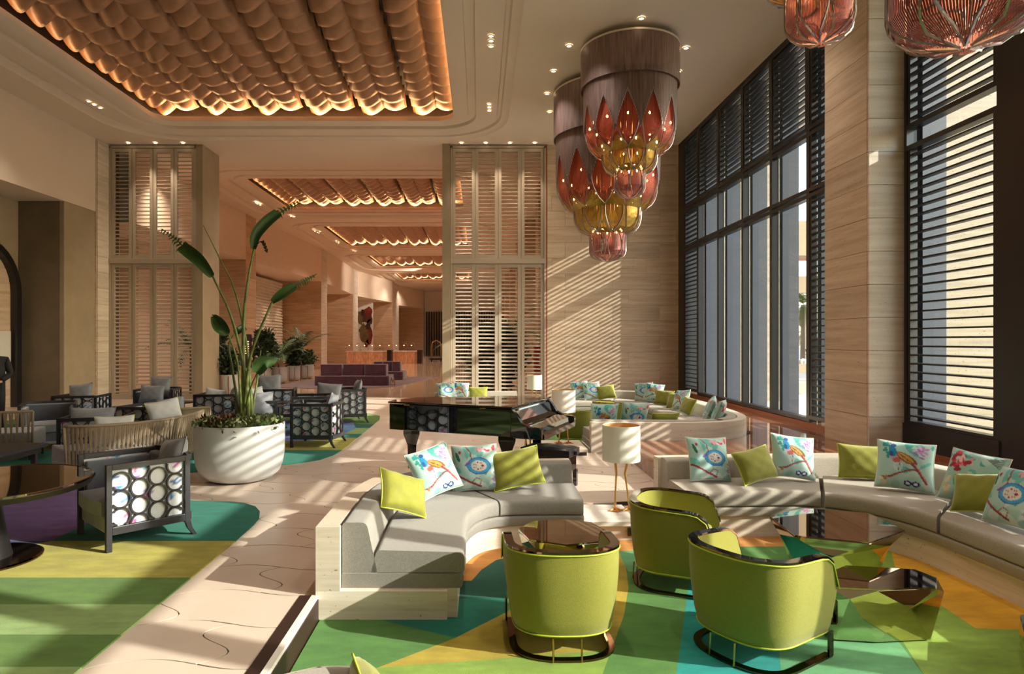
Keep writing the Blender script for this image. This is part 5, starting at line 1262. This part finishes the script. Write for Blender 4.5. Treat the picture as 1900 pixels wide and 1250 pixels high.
# ================================================================ HALL FURNITURE
def bench(label, x0, x1, y, d=1.7):
    t = thing('velvet_banquette', label, 'sofa', ((x0+x1)/2, y, .0125)); w = (x1-x0)/2
    MB().prism(fillet([(-w, 0), (w, 0), (w, d), (-w, d)], .25, 6), 0, .36).build('seat', 'plum_velvet', t, smooth=True, auto=40)
    n = 3; ww = (2*w-.3)/n
    for k in range(n): MB().prism(fillet([(-w+.15+k*ww, .45+.1*(k % 2)), (-w+.13+(k+1)*ww, .45+.1*(k % 2)), (-w+.13+(k+1)*ww, d-.5), (-w+.15+k*ww, d-.5)], .12, 4), .362, .80).build('backrest', 'plum_velvet', t, smooth=True, auto=40)
    return t
bench('long plum velvet banquette in front in the hall', -6.42, -3.5, 25.0); bench('smaller plum velvet banquette behind to the right', -4.9, -3.38, 28.6)
em = thing('gold_emblem', 'small gold M-shaped sculpture beside the plum banquette', 'sculpture', (-3.38, 25.3, .0125))
b = MB()
for x0, z0, x1, z1 in ((-.09, 0, -.05, .30), (-.05, .30, .0, .10), (0, .10, .05, .30), (.05, .30, .09, 0)): b.tube([(x0, 0, z0), (x1, 0, z1)], .016, 6)
b.build('letter', 'brass', em); box_obj('foot', 'brass', -.1, .1, -.05, .05, 0, .012, em)
dk = [(-10.0, -6.9, 48.8, 'left reception desk glowing copper in the hall'), (-6.6, -4.7, 49.5, 'right reception desk glowing copper in the hall')]
for k, (a, c_, y, lb) in enumerate(dk):
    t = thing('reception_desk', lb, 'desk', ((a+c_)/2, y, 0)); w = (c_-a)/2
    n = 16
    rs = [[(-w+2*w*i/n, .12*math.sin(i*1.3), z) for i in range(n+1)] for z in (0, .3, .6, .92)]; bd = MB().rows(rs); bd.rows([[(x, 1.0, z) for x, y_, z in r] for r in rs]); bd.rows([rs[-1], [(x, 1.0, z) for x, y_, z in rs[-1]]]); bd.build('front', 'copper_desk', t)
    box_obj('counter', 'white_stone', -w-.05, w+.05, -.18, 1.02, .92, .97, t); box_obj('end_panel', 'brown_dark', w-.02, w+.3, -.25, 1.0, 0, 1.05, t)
for k in range(9):
    x = -9.6+k*.58; t = thing('desk_lamp', 'arched brass lamp on the reception desks, %s from the left' % ('leftmost', 'second', 'third', 'fourth', 'fifth', 'sixth', 'seventh', 'eighth', 'rightmost, ninth')[k], 'lamp', (x, 49.1 if x < -6.8 else 49.9, .97), 0, 'arched lamps on the reception desks')
    MB().tube([(0, 0, 0), (0, 0, .45), (-.05, 0, .58), (-.15, 0, .62), (-.24, 0, .56), (-.26, 0, .45)], .018, 5).build('stem', 'brass', t); MB().lathe([(0, .47), (.03, .45), (.055, .40), (0, .38)], 10, -.26, 0).build('shade', 'lamp_glow', t)
art = thing('wall_art', 'tall painted artwork of brown and red shapes on the hall wall', 'artwork', (0, 0, 0))
x0, d0 = fr[3][0]-.2, 60.0
box_obj('panel', 'white_stone', (658-889)*60/1200, (692-889)*60/1200, 60, 60.1, .6, 5.4, art)
b = MB(); rn = random.Random(3)
for (cx, cy, sx, sy, mi) in ((680, 588, 12, 12, 0), (683, 578, 8, 9, 1), (668, 590, 5, 14, 2), (676, 618, 9, 18, 2), (684, 622, 8, 20, 1), (672, 612, 6, 8, 0), (683, 605, 5, 6, 3), (680, 636, 5, 8, 1), (686, 597, 6, 5, 0), (673, 580, 4, 7, 3)):
    c0 = P(cx, cy, 59.96-.01*mi); n = 14; ps = [(c0.x+sx*.05*math.cos(2*PI*i/n)*rn.uniform(.7, 1.15), c0.y, c0.z+sy*.05*math.sin(2*PI*i/n)*rn.uniform(.75, 1.15)) for i in range(n)]; b.add(ps, [tuple(range(n))], mi)
mat('art_red', '7A2A1E', .5, noise=.4, nscale=2); mat('art_brown', '5A2E20', .5, noise=.4, nscale=2); mat('art_olive', '6E5A38', .5, noise=.4, nscale=2); mat('art_dark', '3A2420', .5)
b.build('painted_shapes', ['art_brown', 'art_red', 'art_olive', 'art_dark'], art)
ct = thing('luggage_cart', 'brass arched luggage cart at the end of the hall', 'cart', (-3.6, 54, 0))
MB().tube([(-.4, 0, .1), (-.4, 0, 1.3), (-.33, 0, 1.6), (0, 0, 1.8), (.33, 0, 1.6), (.4, 0, 1.3), (.4, 0, .1)], .03, 6).tube([(-.4, .6, .1), (-.4, .6, 1.3), (-.33, .6, 1.6), (0, .6, 1.8), (.33, .6, 1.6), (.4, .6, 1.3), (.4, .6, .1)], .03, 6).build('arched_frame', 'brass', ct)
box_obj('platform', 'leather_black', -.55, .55, -.15, .75, .14, .3, ct)
for sx in (-.4, .4):
    for sy in (0, .6): MB().lathe([(0, -.03), (.07, -.03), (.07, .03), (0, .03)], 12).build('wheel', 'black_frame', ct).matrix_local = Matrix.Translation((sx, sy, .072)) @ Matrix.Rotation(R(90), 4, 'Y')
# white planters with palms along the hall wall
for k, (px, pb, d, w, kind) in enumerate(((424, 735, 20.9, .62, 'bush'), (490, 713, 26.0, .55, 'dark'), (517, 711, 26.7, .68, 'palm'), (545, 706, 28.4, .55, 'dark'), (569, 702, 30.0, .66, 'bush2'))):
    x = (px-889)*d/1200; t = thing('hall_planter', ['white planter nearest the pillar in the hall', 'second white planter in the hall row', 'third white planter in the hall row, holding the palms', 'fourth white planter in the hall row', 'last white planter of the hall row'][k], 'planter', (x, d, 0))
    h = .66; MB().lathe([(0, 0), (w*.3, 0), (w*.42, .04), (w*.49, .14), (w*.5, .3), (w*.5, h), (w*.46, h), (w*.46, h-.06), (0, h-.06)], 28).build('bowl', 'white_planter', t, smooth=True, auto=50)
    for sx in (-1, 1): MB().tube([(sx*w*.2, -w*.5, 0), (sx*w*.2, -w*.5, h-.05)], .012, 5).build('copper_leg', 'copper_trim', t)
    L0 = (x, d, h-.05)
    if kind == 'bush': clump('potted_shrub', 'leafy shrub in the white planter nearest the pillar', 'plant', L0, .42, .8, 'leaf_dark', 420, .22, seed=20)
    if kind == 'bush2': clump('potted_shrub', 'round leafy shrub in the last white planter of the hall', 'plant', L0, .5, .65, 'leaf', 420, .22, seed=21)
    if kind == 'dark': clump('potted_shrub', 'dark shrub in the %s white planter of the hall row' % ('second' if k == 1 else 'fourth'), 'plant', L0, .55, 1.5 if k == 1 else 1.1, 'leaf_dark', 900, .25, seed=22+k)
    if kind == 'palm': palm('potted_palm', 'feathery palm in the third white planter of the hall', L0, .35, 15, 1.75, .42, 'leaf', .05, 9, emin=.5, emax=1.45)
palm('potted_palm', 'tall thin palm at the right end of the planter row in the hall', (-8.05, 29.2, 0), 1.35, 8, 1.6, .4, 'leaf', .03, 11, emin=.4, emax=1.3)
palm('potted_palm', 'slender palm behind the left louvred screen', (-9.6, 21.5, 0), 1.5, 12, 1.5, .4, 'leaf_dark', .04, 12, emin=.0, emax=1.3)
clump('potted_shrub', 'dark shrub behind the left louvred screen', 'plant', (-9.1, 22.4, 0), .6, 1.9, 'leaf_dark', 700, .3, seed=31)
for k, (x, y, h, m) in enumerate(((-.1, 24.5, 1.6, 'leaf_dark'), (.9, 22.8, 1.3, 'leaf_dark'), (1.25, 25.4, 1.9, 'leaf'))): palm('potted_palm', 'dark palm behind the right louvred screen, %s of three' % ('leftmost', 'middle', 'rightmost')[k], (x, y, 0), h, 14, 1.7, .5, m, .05, 40+k, emin=-.1, emax=1.4)
clump('potted_shrub', 'dark undergrowth behind the lower right louvred screen', 'plant', (.6, 23.6, 0), 1.2, 2.1, 'leaf_dark', 1100, .4, seed=50)
mat('cabinet_red', 'B03038', .5)  # plain red body colour of the cabinet, not emissive
rd = thing('red_cabinet', 'red and white object glimpsed behind the right louvred screen', 'cabinet', (2.2, 21.6, 0)); box_obj('cabinet_body', 'cabinet_red', -.35, .35, 0, .4, 0, 1.55, rd); box_obj('panel', 'white_stone', -.2, .1, -.02, 0, .9, 1.3, rd)
sg = thing('wall_display', 'dark framed display niche with lit lines behind the plant stalks', 'display', (-9.0, 25.0, 0)); box_obj('frame', 'brown_dark', -.17, .17, 0, .12, .7, 2.0, sg)
for k in range(6): box_obj('lit_line', 'lamp_glow', -.10, .1, -.01, 0, 1.25+k*.09, 1.28+k*.09, sg)

# ================================================================ PERSON at the left edge
pr_ = thing('person', 'person in a dark suit standing at the left edge, arms bent', 'person', (-8.93, 11.9, 0), R(35))
def skin(nm, jv, je, m, sub=2):
    me = bpy.data.meshes.new(nm); me.from_pydata([j[:3] for j in jv], je, []); o = bpy.data.objects.new(nm, me); COL.objects.link(o); o.parent = pr_; me.materials.append(M_(m))
    o.modifiers.new('skin', 'SKIN'); sv = me.skin_vertices[0].data
    for i, j in enumerate(jv): sv[i].radius = (j[3], j[4] if len(j) > 4 else j[3]); sv[i].use_root = i == 0
    s = o.modifiers.new('sub', 'SUBSURF'); s.levels = sub; s.render_levels = sub; return o
J = [(0,0,.95,.17,.12), (0,0,1.15,.165,.12), (0,0,1.36,.19,.12), (0,0,1.47,.06,.06), (.18,0,1.40,.075), (.25,.03,1.13,.06), (.12,-.2,1.02,.045), (-.18,0,1.40,.075), (-.25,.03,1.13,.06), (-.1,-.2,1.0,.045), (.1,0,.86,.09), (.11,-.02,.48,.065), (.11,.02,.1,.045), (.11,-.14,.045,.04), (-.1,0,.86,.09), (-.11,-.02,.48,.065), (-.11,.02,.1,.045), (-.11,-.14,.045,.04)]
skin('suit', J, [(0,1),(1,2),(2,3),(2,4),(4,5),(5,6),(2,7),(7,8),(8,9),(0,10),(10,11),(11,12),(12,13),(0,14),(14,15),(15,16),(16,17)], 'suit')
skin('head', [(0,0,1.46,.05), (0,-.01,1.54,.055), (0,-.015,1.61,.078,.092), (0,-.01,1.69,.075,.088), (0,-.1,1.6,.02)], [(0,1),(1,2),(2,3),(2,4)], 'skin')
skin('hair', [(0,.02,1.70,.082,.09), (0,.05,1.62,.07,.06)], [(0,1)], 'hair')
for sx in (-1, 1):
    bx = sx*.11; H_ = [(bx,-.2,1.01,.032,.02), (bx*.8,-.27,1.0,.036,.016)]+[(bx*.8+dx, -.27-l, .995, .009) for dx, l in ((-.03,.06),(-.01,.075),(.012,.07),(.03,.055))]+[(bx*.8-sx*.045,-.25,1.02,.010)]
    skin('hand', H_, [(0,1),(1,2),(1,3),(1,4),(1,5),(0,6)], 'skin', 1)
shp = MB(); shp.add([(-.06,-.085,1.42), (.06,-.085,1.42), (0,-.118,1.15)], [(0,1,2)]); shp.build('shirt_front', 'white_fabric', pr_)

# ================================================================ LAMP LIGHT AND ADDED FILL
warm = (1, .80, .60)
for (x, y) in ((-9.9, 19.0), (-9.3, 19.0), (-.3, 19.0), (.6, 19.0), (1.5, 19.0)): spot('downlight_and_fill', (x, y, 7.6), (x, y+.15, 0), 260, warm, R(60))
for (x, y) in ((.1, 12.6), (.1, 16.2), (1.6, 12.0), (4.6, 13.4), (4.4, 10.5), (1.4, 14.5), (.1, 8.5), (2.4, 8.0), (.1, 5.0), (-9.7, 14.5), (-9.7, 10.5), (-9.7, 6.0), (4.4, 4.0), (2.0, 2.0)): spot('downlight_and_fill', (x, y, 7.6), (x, y, 0), 420, (1, .87, .74), R(100), 1.0)
for y in (22.5, 27, 32, 37, 43, 49, 55, 61, 68):
    for x in (-7.6, -4.5, -.4): spot('downlight_and_fill', (x, y, 7.55), (x, y, 0), 800, (1, .83, .68), R(125), 1.0)  # strong warm fill added to brighten the hall, not tied to its fittings
for x, y in ((-8.9, 55), (-8.9, 50), (-8.8, 60)): spot('track_beam', (x+4.5, y-2, 7.5), (x-1.5, y+1, 6.2), 1500, (1, .90, .75), R(70), 1.0)
for x in (-10.2, -9.2): spot('downlight_and_fill', (x, 21.6, 7.5), (x-.6, 22.6, 3), 700, (1, .82, .62), R(100), 1.0)  # two spots added to warm the space behind the left screen, no lamp there
for k in range(4): spot('panel_grazer', (-11.35, 32.5+k*2.4, 5.45), (-11.9, 32.5+k*2.4, 1.5), 260, (1, .75, .45), R(50))
